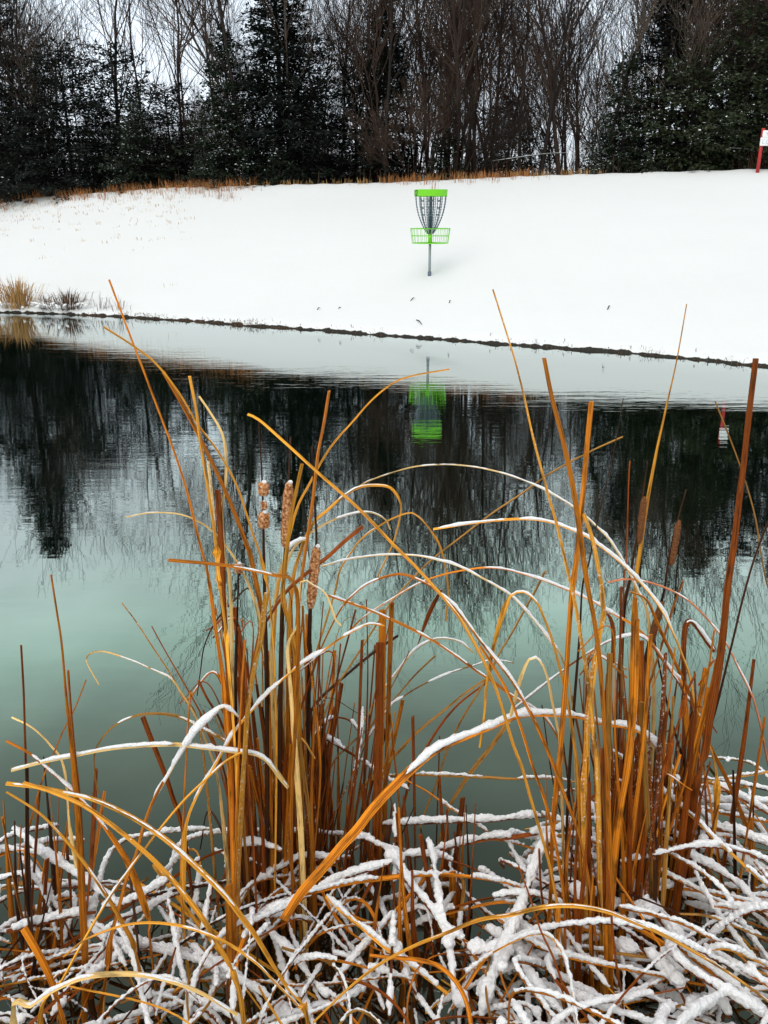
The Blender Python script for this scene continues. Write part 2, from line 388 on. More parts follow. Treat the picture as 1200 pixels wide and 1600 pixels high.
def blade(parent, px, D, wpx, tone, snow=0, tip=.25, dD=None, dust=0, loc=True, twist=None, name='leaf', down=True, brk=.25, lo=.3, upto=9.):
    """px traced base -> tip; D the distance of the base, dD how far the tip leans away (+) or towards (-)"""
    if dD is None: dD = rl.uniform(-.12, .16)
    seg = [0]
    for a, b in zip(px, px[1:]): seg.append(seg[-1] + math.hypot(a[0] - b[0], a[1] - b[1]))
    T = seg[-1]
    P = [atD(x, y, D + dD * (s / T) ** 1.4) for (x, y), s in zip(px, seg)]
    if down and P[0].z > -.03:
        P = [Vector((P[0].x + (P[0].x - P[1].x) * .15, P[0].y, min(-.06, P[0].z - .1)))] + P
    pts = catmull(P, .011 if snow or T < 400 else .016)
    w = wpx / F * ((P[-1] + P[0]) * .5 - Vector((0, 0, CAMH))).length * 1.06
    sd = rl.uniform(0, 90)
    W = widths(len(pts), w, tip, tip > .9)
    tw = twist if twist is not None else (rl.uniform(-.5, .5), rl.uniform(-.7, .7))
    base = parent.location if parent is not None else P[0].copy()
    pl = [p - base for p in pts]
    me = ribbon(pl, W, tw[0], tw[1], sd, hint=None)
    o = put(name, me, LMAT(tone, dust), parent)
    if parent is None: o.location = base
    if snow:
        sm = snowcap(pl, W, snow * .62, sd, breakup=brk, lo=lo, upto=upto)
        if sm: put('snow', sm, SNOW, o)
    return o

# ---- the clumps: (label, base pixel, D)
clumps = {}
def clump(key, label, x, y, D, group=None):
    p = atD(x, y, D); clumps[key] = empty('cattail_clump', (p.x, p.y, 0), label, 'reed clump', group)
clump('LF', 'tall golden cattail leaves crossing at top left, rooted before the dense brown clump', 372, 1480, 1.52)
clump('LM', 'dense clump of orange brown cattail leaves behind the two fuzzy seed heads', 430, 1440, 1.72)
clump('LR', 'cattail leaves fanning out to the right of the dense brown clump', 500, 1420, 1.86)
clump('MS', 'few short broken upright reeds standing between the two big clumps', 600, 1380, 1.80)
clump('BD', 'brown reeds rooted in mid water behind the snowy star of fallen leaves', 650, 1390, 2.0)
clump('RF', 'tallest bright orange cattail blades in front of the right hand clump', 910, 1560, 1.38)
clump('RM', 'dense upright brown cattail leaves in the middle of the right hand clump', 960, 1450, 1.62)
clump('RB', 'dark thin reeds with ragged seed spikes at the back of the right hand clump', 1010, 1400, 1.82)
clump('RE', 'long brown reeds leaning out at the right edge of the picture', 1080, 1420, 1.72)
clump('LE', 'sparse upright brown reeds standing at the left edge of the water', 110, 1480, 1.50)
clump('LG', 'golden snow lined leaves arching low across the bottom left corner', 60, 1500, 1.34)

B = lambda key, *a, **k: blade(clumps[key], *a, **k)
# left front
B('LF', [(365,1540),(362,1300),(358,1183),(353,1110),(347,1050),(337,983),(325,900),(312,850),(285,745),(240,622),(205,530),(170,437)], 1.50, 9, 'o', tip=.35, dD=.1)
B('LF', [(378,1540),(372,1300),(370,1217),(365,1133),(358,1050),(352,983),(343,917),(337,850),(322,750),(312,690),(305,635),(296,588)], 1.50, 12, 'g', tip=.92, dD=.02)
B('LF', [(430,1420),(432,1150),(424,960),(410,880),(395,835),(370,760),(340,705),(310,665),(280,615),(245,570),(210,542),(162,511)], 1.56, 9, 'g', .5, tip=.5, dD=-.05)
B('LF', [(425,1420),(422,1150),(415,1000),(395,885),(385,850),(360,785),(330,720),(300,660),(275,615),(255,580)], 1.60, 9, 'o', tip=.5, dD=.02)
B('LF', [(366,1400),(363,1100),(360,917),(350,867),(347,800),(352,757),(353,710),(347,677),(330,647),(311,619)], 1.58, 7, 'c', .5, tip=.5, dD=.05)
B('LF', [(362,1300),(356,1000),(345,895),(337,850),(332,785),(325,720)], 1.60, 8, 'c', 1.0, tip=.5, dD=.02, dust=2, lo=.02)
B('LF', [(368,1300),(360,1100),(350,960),(346,860),(340,765)], 1.57, 8, 'b', tip=.9, dD=.02)
B('LF', [(370,1590),(371,1400),(378,1250),(383,1167),(388,1103),(398,1040),(408,995),(412,957),(417,926)], 1.42, 13, 'g', .75, tip=.75, dD=.03, dust=1, lo=.1)
B('LF', [(455,1300),(463,1100),(466,960),(457,907),(430,899),(400,892),(350,883),(263,875)], 1.50, 8, 'o', .5, tip=.6, dD=-.05)
B('LF', [(425,1300),(420,1100),(410,1000),(395,930),(368,875),(335,832),(290,806),(240,801),(197,808)], 1.62, 6, 'c', .9, tip=.3, dD=.1)
B('LF', [(366,1590),(360,1480),(357,1383)], 1.36, 11, 'o', tip=.95, dD=.02)
B('LF', [(365,1590),(367,1400),(373,1200),(378,1080),(384,1000)], 1.40, 10, 'o', tip=.6, dD=.05)
B('LF', [(404,1590),(400,1400),(387,1200),(384,1050),(372,980)], 1.45, 8, 'b', tip=.6, dD=.05)
B('LF', [(330,1130),(345,1100),(367,1143),(400,1103),(467,1040),(500,1020),(533,997),(560,982),(577,975),(600,978)], 1.50, 8, 'g', .85, tip=.6, dD=.2) if False else None
B('LF', [(287,1440),(287,1333),(293,1280),(313,1233),(333,1200),(367,1143),(400,1103),(433,1070),(467,1040),(500,1020),(533,997),(560,982),(577,975),(600,978)], 1.45, 8, 'g', .85, tip=.8, dD=.15)
B('LF', [(153,1240),(148,1210),(148,1177),(160,1153),(180,1133),(213,1118),(247,1115),(280,1120),(307,1133),(333,1147),(357,1165),(375,1230)][::-1], 1.56, 7, 'v', .95, tip=.3, dD=-.05)
B('LF', [(155,1070),(143,1050),(135,1033),(140,1022),(157,1018),(180,1023),(213,1035),(247,1050),(267,1060),(283,1083),(300,1110),(322,1160),(345,1250)][::-1], 1.56, 6, 'c', .95, tip=.3, dD=-.05)
B('LF', [(190,942),(210,968),(233,1003),(253,1033),(268,1056),(285,1090),(315,1160)][::-1], 1.6, 5, 'v', 0, tip=.3, dD=0, dust=1)
B('LF', [(240,1250),(260,1217),(283,1177),(310,1140),(333,1117),(350,1104),(372,1120)][::-1], 1.5, 9, 'c', 1.5, tip=.6, dD=-.05, down=False, brk=1)
B('LF', [(157,1590),(167,1520),(173,1467),(187,1413),(200,1367),(213,1333),(227,1283),(240,1250),(255,1222)], 1.3, 9, 'o', .4, tip=.5, dD=.12)
B('LF', [(290,1320),(267,1237),(253,1197),(237,1157),(223,1120)], 1.55, 7, 'b', tip=.9, dD=.02)
B('LF', [(283,1400),(288,1260),(291,1190),(293,1150),(298,1082)], 1.5, 7, 'o', tip=.5, dD=.02)
B('LF', [(372,1220),(347,1133),(323,1090),(310,1063)], 1.6, 9, 'b', tip=.5, dD=.02)
B('LF', [(410,1010),(393,923),(367,937),(340,967),(320,1007),(313,1050),(308,1087)], 1.72, 3, 'd', tip=.5, dD=.02, down=False)
# left middle
B('LM', [(440,1500),(452,1250),(462,1020),(467,945),(475,880),(486,807),(493,750),(498,707),(507,660),(515,611)], 1.62, 13, 'o', tip=.85, dD=.0)
B('LM', [(470,1450),(468,1150),(462,1020),(450,970),(442,932),(445,890),(450,845),(456,800),(465,757),(472,725)], 1.58, 9, 'g', tip=.7, dD=.0)
B('LM', [(415,1450),(420,1150),(430,950),(445,870),(463,797),(483,757),(503,720),(523,690),(550,660),(583,623),(617,597),(650,586),(702,577)], 1.74, 9, 'g', .3, tip=.3, dD=.1)
B('LM', [(448,1350),(450,1100),(455,930),(470,860),(490,817),(512,797),(537,775),(562,761),(590,758),(610,762),(622,777),(627,795),(620,832),(610,860),(590,902)], 1.80, 7, 'g', .45, tip=.6, dD=.08)
B('LM', [(445,1300),(440,1000),(445,900),(457,860),(480,837),(505,820),(535,807),(565,800),(585,802),(602,812),(610,827)], 1.78, 8, 'c', 1.0, tip=.3, dD=.08)
B('LM', [(440,1300),(425,1050),(430,930),(445,870),(462,848),(480,842)], 1.7, 10, 'c', 1.6, tip=.6, dD=.04, brk=1)
B('LM', [(380,1200),(400,1010),(422,962),(445,927),(462,910),(490,887),(512,870),(537,847),(567,822)], 1.60, 7, 'b', tip=.95, dD=.08)
B('LM', [(490,1500),(485,1300),(482,1120),(487,1070),(492,1032),(500,1002),(510,970),(525,920),(532,890),(550,862),(565,842),(585,827),(610,812),(637,802),(650,805),(670,825),(690,860),(700,915),(697,970)], 1.76, 9, 'g', .5, tip=.35, dD=.06)
B('LM', [(470,1300),(455,1090),(450,1010),(465,975),(470,910),(490,915),(510,930),(525,970),(533,978)], 1.55, 8, 'c', .9, tip=.3, dD=-.02)
for i in range(90):
    x0 = rl.gauss(448, 33); x0 = max(385, min(520, x0))
    y1 = rl.uniform(930, 1230); D = rl.uniform(1.6, 1.95)
    x1 = x0 + rl.gauss(-4, 44) + (x0 - 452) * .6
    xm = lerp(x0, x1, .42) + rl.gauss(0, 8)
    kd = rl.random(); tone = 'b' if kd < .42 else 'o' if kd < .82 else 'd' if kd < .9 else 'v'
    P = [(x0, 1530), (lerp(x0, x1, .25) + rl.gauss(0, 3), lerp(1530, y1, .28)), (xm, lerp(1530, y1, .62)), (x1, y1)]
    sn = 0
    if rl.random() < .2:
        xx = x1 + rl.choice((-1, 1)) * rl.uniform(20, 70); P.append((xx, y1 + rl.uniform(0, 60))); sn = .8
    B('LM', P, D, rl.uniform(4, 8.5), tone, sn, tip=rl.choice((.12, .12, .2, .3, .5, .9)), dust=1 if rl.random() < .07 else 0)
# left right-fanning
B('LR', [(470,1420),(478,1300),(490,1170),(500,1137),(513,1103),(530,1067),(543,1047),(567,1010),(585,982),(613,940),(640,910),(675,875),(720,840),(770,802),(815,772),(860,740),(920,707),(973,683)], 1.86, 9, 'v', .25, tip=.5, dD=.12)
B('LR', [(470,1150),(493,1100),(543,1053),(587,1017),(622,993)], 1.9, 5, 'd', tip=.9, dD=.05, down=False)
B('LR', [(480,1300),(517,1200),(540,1170),(577,1137),(613,1097),(647,1057),(680,1025)], 1.9, 8, 'v', tip=.8, dD=.05)
B('LR', [(545,1400),(552,1250),(560,1150),(577,1113),(597,1080),(620,1050),(643,1020),(667,1003),(690,997),(717,1002),(739,1019)], 1.9, 7, 'c', 1.1, tip=.4, dD=.05)
B('LR', [(540,1400),(560,1200),(603,1113),(633,1087),(667,1067),(707,1050),(740,1040),(763,1032),(783,1032),(803,1036)], 1.88, 6, 'v', 1.0, tip=.4, dD=.05)
B('LR', [(530,1400),(560,1250),(587,1210),(620,1177),(653,1143),(690,1113),(727,1083),(757,1062)], 1.84, 7, 'v', .2, tip=.5, dD=.05)
B('LR', [(600,1400),(640,1220),(667,1167),(693,1127),(720,1097),(760,1067)], 1.92, 6, 'b', tip=.5, dD=.05)
B('LR', [(560,1420),(566,1290),(572,1150),(575,1050),(573,937)], 1.80, 7, 'b', tip=.12, dD=.03)
for i in range(26):
    x0 = rl.uniform(495, 560); y1 = rl.uniform(960, 1280); D = rl.uniform(1.7, 2.0)
    x1 = x0 + rl.uniform(-40, 90)
    B('LR', [(x0, 1500), (lerp(x0, x1, .3), lerp(1500, y1, .33)), (lerp(x0, x1, .62), lerp(1500, y1, .68)), (x1, y1)], D, rl.uniform(5, 9), rl.choice('bbood'), 0, tip=rl.choice((.12, .2, .4, .9)))
# middle stakes
B('MS', [(590,1420),(592,1250),(596,1100),(598,953)], 1.74, 10, 'o', tip=.98, dD=0, twist=(0, 0))
B('MS', [(598,1420),(602,1250),(607,1100),(612,942)], 1.76, 10, 'o', tip=.98, dD=0, twist=(.2, 0))
B('MS', [(584,1420),(589,1250),(592,1120),(594,1004)], 1.70, 11, 'b', tip=.98, dD=0, twist=(0, 0))
B('MS', [(634,1420),(628,1310),(619,1210),(609,1115)], 1.76, 8, 'o', tip=.95, dD=0)
B('MS', [(650,1450),(649,1320),(647,1220),(645,1120)], 1.78, 8, 'b', tip=.98, dD=0)
B('BD', [(682,1400),(683,1290),(685,1220),(687,1150)], 2.0, 5, 'b', tip=.5, dD=0)
B('BD', [(683,1330),(700,1267),(720,1230),(743,1197),(767,1167),(790,1134)], 1.92, 8, 'v', tip=.9, dD=.03)
B('BD', [(640,1420),(655,1300),(680,1230),(700,1170),(720,1127),(747,1083),(770,1043),(783,1017),(800,990),(820,953),(837,923),(852,893)], 2.0, 9, 'v', tip=.9, dD=-.1)
B('BD', [(653,1007),(670,960),(685,930),(690,922)][::-1], 1.75, 9, 'b', tip=.2, dD=0, down=False)
for i in range(30):
    x0 = rl.uniform(570, 740); y1 = rl.uniform(1200, 1370); x1 = x0 + rl.gauss(0, 26)
    B('BD', [(x0, 1560), (lerp(x0, x1, .5) + rl.gauss(0, 4), lerp(1560, y1, .5)), (x1, y1)], rl.uniform(1.45, 1.8), rl.uniform(6, 10), rl.choice('bbbod'), 0, tip=rl.choice((.12, .2, .4, .9)), dust=0)
# right front
B('RF', [(890,1570),(887,1533),(880,1483),(872,1427),(863,1373),(853,1333),(840,1287),(827,1243),(815,1200),(800,1160),(780,1093),(763,1050),(743,1010),(720,970),(700,943),(653,890),(613,850),(560,795),(500,742),(445,692),(405,657),(387,648)], 1.36, 14, 'g', .22, tip=.55, dD=.14, dust=0, twist=(.1, .1))
B('RF', [(937,1577),(937,1533),(930,1467),(922,1393),(913,1343),(900,1293),(883,1247),(867,1203),(850,1160),(827,1110),(800,1063),(780,1037),(750,1000),(710,947),(687,927),(667,912),(633,898),(607,900),(573,913),(543,938),(527,960),(507,1000),(490,1040)], 1.40, 11, 'o', .75, tip=.3, dD=.22)
B('RF', [(955,1590),(952,1350),(950,1233),(945,1150),(942,1100),(937,1033),(928,967),(917,910),(905,825),(895,760),(880,690),(862,620),(850,560)], 1.34, 15, 'o', tip=.85, dD=.02, twist=(.1, .15))
B('RF', [(945,1590),(938,1400),(933,1200),(928,1150),(923,1100),(917,1050),(908,1000),(900,950),(887,893),(870,820),(857,775),(845,730),(832,680),(820,625),(805,565),(785,500),(770,452)], 1.42, 12, 'g', tip=.18, dD=.08, dust=1)
B('RF', [(850,1590),(855,1483),(860,1400),(863,1310),(870,1227),(875,1183),(880,1117),(885,1050),(888,1000),(893,933),(900,880),(906,820),(911,770),(917,700),(924,627)], 1.44, 11, 'o', tip=.6, dD=.08)
B('RF', [(895,1590),(895,1517),(890,1450),(880,1387),(870,1330),(860,1283),(847,1237),(833,1200),(815,1140),(795,1085),(770,1040),(750,1010)], 1.42, 9, 'o', tip=.5, dD=.05)
B('RF', [(915,1590),(910,1400),(903,1217),(897,1167),(890,1117),(882,1077),(873,1040),(863,1003),(850,967),(837,940),(817,925),(800,930),(790,947),(780,977),(770,1017),(760,1073),(757,1117),(750,1167)], 1.46, 11, 'g', .55, tip=.45, dD=.08)
B('RF', [(885,1590),(882,1400),(875,1177),(870,1133),(863,1100),(857,1067),(848,1040),(837,1027),(827,1030),(817,1050),(807,1083),(795,1130)], 1.48, 9, 'c', .85, tip=.5, dD=.05)
B('RF', [(922,1590),(912,1283),(916,1190),(918,1133),(923,1083),(928,1043),(935,1000),(943,960),(942,945),(940,917),(933,877),(925,840),(912,803)], 1.46, 11, 'g', .3, tip=.5, dD=.04, dust=1)
B('RF', [(890,1573),(877,1533),(863,1493),(843,1450),(827,1400),(810,1353)], 1.25, 6, 'b', tip=.3, dD=.03)
B('RF', [(973,1580),(963,1510),(957,1453),(950,1360)], 1.28, 6, 'b', tip=.6, dD=.03)
B('RF', [(950,1590),(950,1500),(952,1433),(957,1367),(963,1310),(970,1260),(980,1200),(990,1100),(993,967)], 1.36, 12, 'o', tip=.8, dD=.1)
B('RF', [(895,1590),(893,1450),(885,1350),(890,1200),(905,1000),(910,917),(920,880),(930,830),(945,765),(960,700),(974,622)], 1.62, 5, 'd', tip=.2, dD=.1)
for i in range(28):
    x0 = rl.uniform(868, 960); y1 = rl.uniform(1150, 1420); x1 = x0 + rl.gauss(4, 26)
    B('RF', [(x0, 1595), (lerp(x0, x1, .35) + rl.gauss(0, 4), lerp(1595, y1, .35)), (lerp(x0, x1, .7) + rl.gauss(0, 4), lerp(1595, y1, .7)), (x1, y1)], rl.uniform(1.38, 1.55), rl.uniform(5, 9.5), rl.choice('boobob'), 0, tip=rl.choice((.12, .2, .4, .8)), dust=0)
# right middle
B('RM', [(1060,1260),(1053,1210),(1037,1183),(1020,1160),(1000,1143),(973,1133),(943,1130),(900,1118),(860,1115),(827,1115),(800,1120),(760,1137),(720,1153),(683,1170),(653,1193),(607,1237),(580,1267),(557,1297),(533,1323),(513,1347),(490,1373),(467,1400),(443,1437)], 1.62, 11, 'o', .95, tip=.95, dD=-.30, brk=.7, lo=.3, upto=.79)
B('RM', [(1090,1300),(1075,1150),(1067,1073),(1047,1047),(1027,1017),(1007,993),(983,973),(950,955),(927,940),(887,922),(843,905),(800,892),(767,887),(733,890),(693,898),(653,912),(617,933),(570,963),(545,987)], 1.72, 9, 'o', .8, tip=.3, dD=.05)
B('RM', [(1120,1250),(1103,1147),(1087,1107),(1077,1057),(1067,1027),(1053,993),(1037,960),(1017,930),(993,903),(967,877),(933,850),(910,835),(860,816),(815,811),(750,816),(677,827)], 1.66, 10, 'g', .95, tip=.5, dD=.05, brk=.5)
B('RM', [(1010,1300),(1022,1100),(1013,967),(997,923),(977,883),(957,850),(940,830),(900,795),(850,765),(800,744),(750,731),(700,726),(650,729),(612,739),(575,752),(550,767)], 1.78, 6, 'c', .9, tip=.3, dD=.1, brk=.6)
B('RM', [(900,1300),(893,1100),(877,1027),(860,1003),(840,977),(820,953),(797,930),(760,907),(717,885),(683,875),(650,868),(600,867),(550,873),(502,885)], 1.70, 7, 'c', .9, tip=.5, dD=.05, brk=.5)
B('RM', [(900,1300),(880,1180),(850,1120),(800,1087),(767,1063),(743,1047),(710,1023),(680,1003),(653,988),(620,972),(587,957),(550,943),(513,930)], 1.72, 9, 'o', .5, tip=.9, dD=-.02)
B('RM', [(965,1400),(963,1117),(968,1017),(970,917)], 1.66, 8, 'b', tip=.9, dD=0)
B('RM', [(1000,1400),(1000,1183),(1000,1083),(997,1017),(992,933)], 1.60, 10, 'o', tip=.9, dD=0)
B('RM', [(940,1300),(948,1083),(957,1033),(958,983),(950,960),(940,962)], 1.60, 9, 'b', tip=.8, dD=0)
B('RM', [(800,1110),(850,1070),(870,1055),(905,1030),(945,1005),(985,993),(1010,1000),(1040,1040),(1066,1080),(1080,1150)][::-1], 1.68, 7, 'b', .9, tip=.5, dD=.03, brk=.4)
for i in range(84):
    x0 = rl.gauss(985, 30); x0 = max(925, min(1050, x0)); y1 = rl.uniform(960, 1260)
    x1 = x0 + rl.gauss(5, 36) + (x0 - 985) * .45
    kd = rl.random(); tone = 'b' if kd < .5 else 'o' if kd < .8 else 'd' if kd < .92 else 'v'
    P = [(x0, 1520), (lerp(x0, x1, .3) + rl.gauss(0, 3), lerp(1520, y1, .33)), (lerp(x0, x1, .62) + rl.gauss(0, 5), lerp(1520, y1, .68)), (x1, y1)]
    sn = 0
    if rl.random() < .2:
        P.append((x1 + rl.choice((-1, 1)) * rl.uniform(20, 60), y1 + rl.uniform(5, 60))); sn = .8
    B('RM', P, rl.uniform(1.5, 1.8), rl.uniform(4, 8.5), tone, sn, tip=rl.choice((.12, .12, .2, .3, .5, .9)), dust=1 if rl.random() < .07 else 0)
# right back
B('RB', [(975,1350),(985,1050),(992,925),(1000,860),(1012,780),(1025,710),(1040,640),(1057,565),(1073,475)], 1.80, 9, 'g', tip=.15, dD=.15)
B('RB', [(965,1350),(973,950),(978,883),(980,825),(982,750),(984,720)], 1.84, 6, 'b', tip=.3, dD=.02)
B('RB', [(1003,1300),(1003,1117),(1013,1077),(1030,1023),(1040,990),(1053,947),(1068,908)], 1.76, 8, 'o', tip=.95, dD=.02)
B('RB', [(1180,1380),(1167,1297),(1147,1243),(1127,1200),(1110,1167),(1093,1127),(1080,1090),(1063,1053),(1047,1017),(1027,973),(1010,937),(985,925)], 1.74, 9, 'o', .3, tip=.6, dD=.03)
B('RB', [(1110,1400),(1085,1250),(1065,1180),(1045,1110),(1030,1040),(1020,985)], 1.8, 7, 'd', tip=.4, dD=.03)
for i in range(12):
    x0 = rl.uniform(985, 1080); y1 = rl.uniform(1000, 1230); x1 = x0 + rl.gauss(15, 30)
    B('RB', [(x0, 1450), (lerp(x0, x1, .5), lerp(1450, y1, .55)), (x1, y1)], rl.uniform(1.75, 1.95), rl.uniform(5, 8), rl.choice('bbdd'), 0, tip=rl.choice((.12, .2, .4, .9)))
# right edge
B('RE', [(1060,1400),(1087,1233),(1100,1183),(1110,1117),(1122,1050),(1130,990),(1137,917),(1147,850),(1155,780),(1162,725),(1170,650),(1181,560)], 1.60, 11, 'b', tip=.6, dD=.03)
B('RE', [(1065,1380),(1090,1230),(1107,1150),(1120,1103),(1133,1050),(1147,993),(1163,927),(1183,860),(1215,780)], 1.68, 8, 'd', tip=.5, dD=.03)
B('RE', [(1240,1100),(1195,900),(1180,810),(1160,740),(1140,685),(1117,627)], 1.75, 5, 'v', tip=.4, dD=.05)
B('RE', [(1215,1300),(1195,1170),(1180,1103),(1170,1077),(1153,1043),(1133,1003),(1107,970),(1077,940),(1047,922),(1013,910),(980,905),(950,910)], 1.70, 9, 'p', .65, tip=.4, dD=.05)
B('RE', [(997,1400),(1003,1340),(1013,1287),(1027,1240),(1040,1203),(1050,1157),(1063,1123),(1073,1083),(1087,1053)], 1.52, 14, 'b', tip=.5, dD=.05)
B('RE', [(1055,1430),(1063,1340),(1070,1273),(1077,1217),(1083,1150),(1087,1107),(1085,1050)], 1.56, 11, 'b', tip=.5, dD=.03)
B('RE', [(1050,1440),(1070,1360),(1085,1300),(1095,1250),(1110,1190)], 1.56, 10, 'b', tip=.5, dD=.03)
B('RE', [(1120,1400),(1140,1300),(1150,1240),(1162,1160),(1172,1080),(1178,1030)], 1.7, 8, 'b', tip=.5, dD=.03)
B('RE', [(1130,1420),(1115,1300),(1108,1240),(1095,1190),(1080,1150)], 1.7, 8, 'o', tip=.5, dD=.03)
B('RE', [(1150,1420),(1168,1300),(1180,1220),(1195,1120)], 1.62, 9, 'o', tip=.5, dD=.03)
for i in range(12):
    x0 = rl.uniform(1070, 1180); y1 = rl.uniform(1120, 1330); x1 = x0 + rl.gauss(5, 30)
    B('RE', [(x0, 1450), (lerp(x0, x1, .5), lerp(1450, y1, .55)), (x1, y1)], rl.uniform(1.6, 1.8), rl.uniform(5, 9), rl.choice('bbod'), 0, tip=rl.choice((.12, .2, .4, .9)))
# left edge
B('LE', [(132,1590),(133,1500),(128,1400),(123,1300),(115,1200),(110,1150),(103,1083),(97,1010),(88,950),(80,898)], 1.36, 11, 'o', tip=.25, dD=.03)
B('LE', [(135,1500),(130,1350),(125,1250),(118,1183),(112,1117),(107,1048)], 1.42, 9, 'b', tip=.7, dD=.03)
B('LE', [(40,1500),(41,1300),(41,1217),(39,1150),(37,1083),(33,1008)], 1.48, 7, 'b', tip=.4, dD=.03)
B('LE', [(40,1350),(55,1260),(67,1217),(83,1180),(100,1140),(117,1107),(135,1062)], 1.5, 7, 'o', tip=.2, dD=.03)
B('LE', [(97,1590),(80,1533),(60,1490),(37,1450)], 1.22, 9, 'o', tip=.95, dD=.03)
B('LE', [(130,1400),(110,1300),(100,1200),(77,1163),(50,1137),(18,1121)], 1.52, 6, 'c', .6, tip=.4, dD=.03)
for i in range(22):
    x0 = rl.uniform(15, 150); y1 = rl.uniform(1180, 1420); x1 = x0 + rl.gauss(0, 30)
    B('LE', [(x0, 1560), (lerp(x0, x1, .5) + rl.gauss(0, 5), lerp(1560, y1, .5)), (x1, y1)], rl.uniform(1.35, 1.6), rl.uniform(5, 9), rl.choice('bbood'), 0, tip=rl.choice((.12, .2, .4, .9)))
# golden arches bottom left
B('LG', [(480,1590),(440,1530),(400,1463),(383,1440),(353,1400),(313,1360),(273,1323),(233,1293),(187,1267),(143,1248),(100,1238),(60,1230),(10,1224)], 1.22, 9, 'g', .5, tip=.6, dD=.1)
B('LG', [(380,1590),(367,1527),(347,1487),(320,1440),(290,1400),(253,1357),(217,1323),(167,1283),(127,1257),(80,1237),(37,1223)], 1.18, 9, 'g', .35, tip=.6, dD=.1)
B('LG', [(215,1500),(190,1440),(167,1400),(133,1350),(97,1307),(60,1270),(10,1238)], 1.3, 8, 'g', .4, tip=.6, dD=.08)
B('LG', [(63,1590),(97,1533),(130,1473),(167,1410),(207,1353),(247,1300),(287,1252),(320,1220),(353,1190),(378,1176)], 1.20, 9, 'g', .5, tip=.6, dD=.15)
B('LG', [(480,1590),(467,1573),(427,1533),(400,1505),(360,1477),(320,1458),(283,1447),(240,1442),(200,1445),(160,1457),(127,1473),(100,1495)], 1.12, 8, 'g', .4, tip=.4, dD=.04)
B('LG', [(20,1590),(50,1570),(83,1547),(127,1528),(173,1522),(220,1523),(267,1533),(317,1553),(370,1585)], 1.08, 9, 'c', .55, tip=.6, dD=.02)
B('LG', [(18,1203),(67,1190),(117,1180),(167,1170),(217,1165),(273,1163),(320,1168),(360,1173),(410,1183),(450,1230)][::-1], 1.50, 9, 'c', .85, tip=.8, dD=-.08, down=False, brk=.45)
B('LG', [(235,1470),(233,1440),(217,1390),(197,1343),(167,1297),(140,1263),(107,1230),(73,1200),(47,1178),(10,1158)], 1.40, 9, 'o', .85, tip=.6, dD=.04)
B('LG', [(1200,1560),(1180,1550),(1133,1517),(1083,1487),(1033,1460),(987,1440),(943,1423),(893,1415),(843,1418),(800,1429),(750,1437),(700,1457),(650,1477),(600,1503),(547,1543),(490,1595)], 1.12, 10, 'g', .35, tip=.5, dD=-.05) if False else None
B('RF', [(1220,1580),(1180,1550),(1133,1517),(1083,1487),(1033,1460),(987,1440),(943,1423),(893,1415),(843,1418),(800,1429),(750,1437),(700,1457),(650,1477),(600,1503),(547,1543),(490,1598)], 1.14, 10, 'g', .3, tip=.5, dD=-.05, down=False)

# ---- cattail stalks with their seed heads
def seed_mat():
    m, nt, b = newmat('cattail_down')
    b.inputs['Roughness'].default_value = .95
    tcn = N(nt, 'ShaderNodeTexCoord'); n1 = N(nt, 'ShaderNodeTexNoise'); n1.inputs['Scale'].default_value = 190; n1.inputs['Detail'].default_value = 5
    nt.links.new(tcn.outputs['Object'], n1.inputs[0]); rp = N(nt, 'ShaderNodeValToRGB')
    rp.color_ramp.elements[0].position = .38; rp.color_ramp.elements[0].color = (.22, .07, .02, 1)
    rp.color_ramp.elements[1].position = .56; rp.color_ramp.elements[1].color = (.60, .27, .10, 1)
    e = rp.color_ramp.elements.new(.74); e.color = (.75, .6, .45, 1)
    nt.links.new(n1.outputs[0], rp.inputs[0]); nt.links.new(rp.outputs[0], b.inputs['Base Color'])
    bp = N(nt, 'ShaderNodeBump'); bp.inputs['Strength'].default_value = 1; bp.inputs['Distance'].default_value = .004
    nt.links.new(n1.outputs[0], bp.inputs['Height']); nt.links.new(bp.outputs[0], b.inputs['Normal']); return m
SEED = seed_mat()
SEEDD = simple('dark_seed', (.20, .075, .025), .95, 0, 1, 200, .6)
def fuzzy(parent, a, b_, r, mat, seed, name='seed_head', fuzz=260):
    n = 16; k = max(8, int((b_ - a).length / .003)); V = []; Fc = []
    ax = (b_ - a).normalized(); u = ax.cross(Vector((0, 1, 0))).normalized(); v = ax.cross(u)
    for i in range(k + 1):
        s = i / k; c = a.lerp(b_, s); env = (1 - abs(2 * s - 1) ** 5) ** .5
        for j in range(n):
            an = 2 * PI * j / n; d = u * math.cos(an) + v * math.sin(an)
            rr = r * env * (1 + .22 * noise.noise((c + d * r) * 120 + Vector((seed, 0, 0))) + .16 * noise.noise((c + d * r) * 420)) + .0006
            V.append(tuple(c + d * rr))
        
    for i in range(k):
        for j in range(n): Fc.append((i * n + j, i * n + (j + 1) % n, (i + 1) * n + (j + 1) % n, (i + 1) * n + j))
    Fc.append(tuple(reversed(range(n)))); Fc.append(tuple(k * n + j for j in range(n)))
    rr_ = random.Random(int(seed * 10) + 3)
    for i in range(int((b_ - a).length * fuzz * 22)):
        s = rr_.random(); c = a.lerp(b_, s); an = rr_.uniform(0, 2 * PI); d = u * math.cos(an) + v * math.sin(an)
        env = (1 - abs(2 * s - 1) ** 5) ** .5
        p = c + d * r * env * .9; q = c + d * (r * env + rr_.uniform(.0005, .0045)) + ax * rr_.uniform(-.003, .003); w_ = ax.cross(d) * .0004
        bb = len(V); V += [tuple(p - w_), tuple(p + w_), tuple(q)]; Fc.append((bb, bb + 1, bb + 2))
    return put(name, mesh(name, V, Fc), mat, parent)
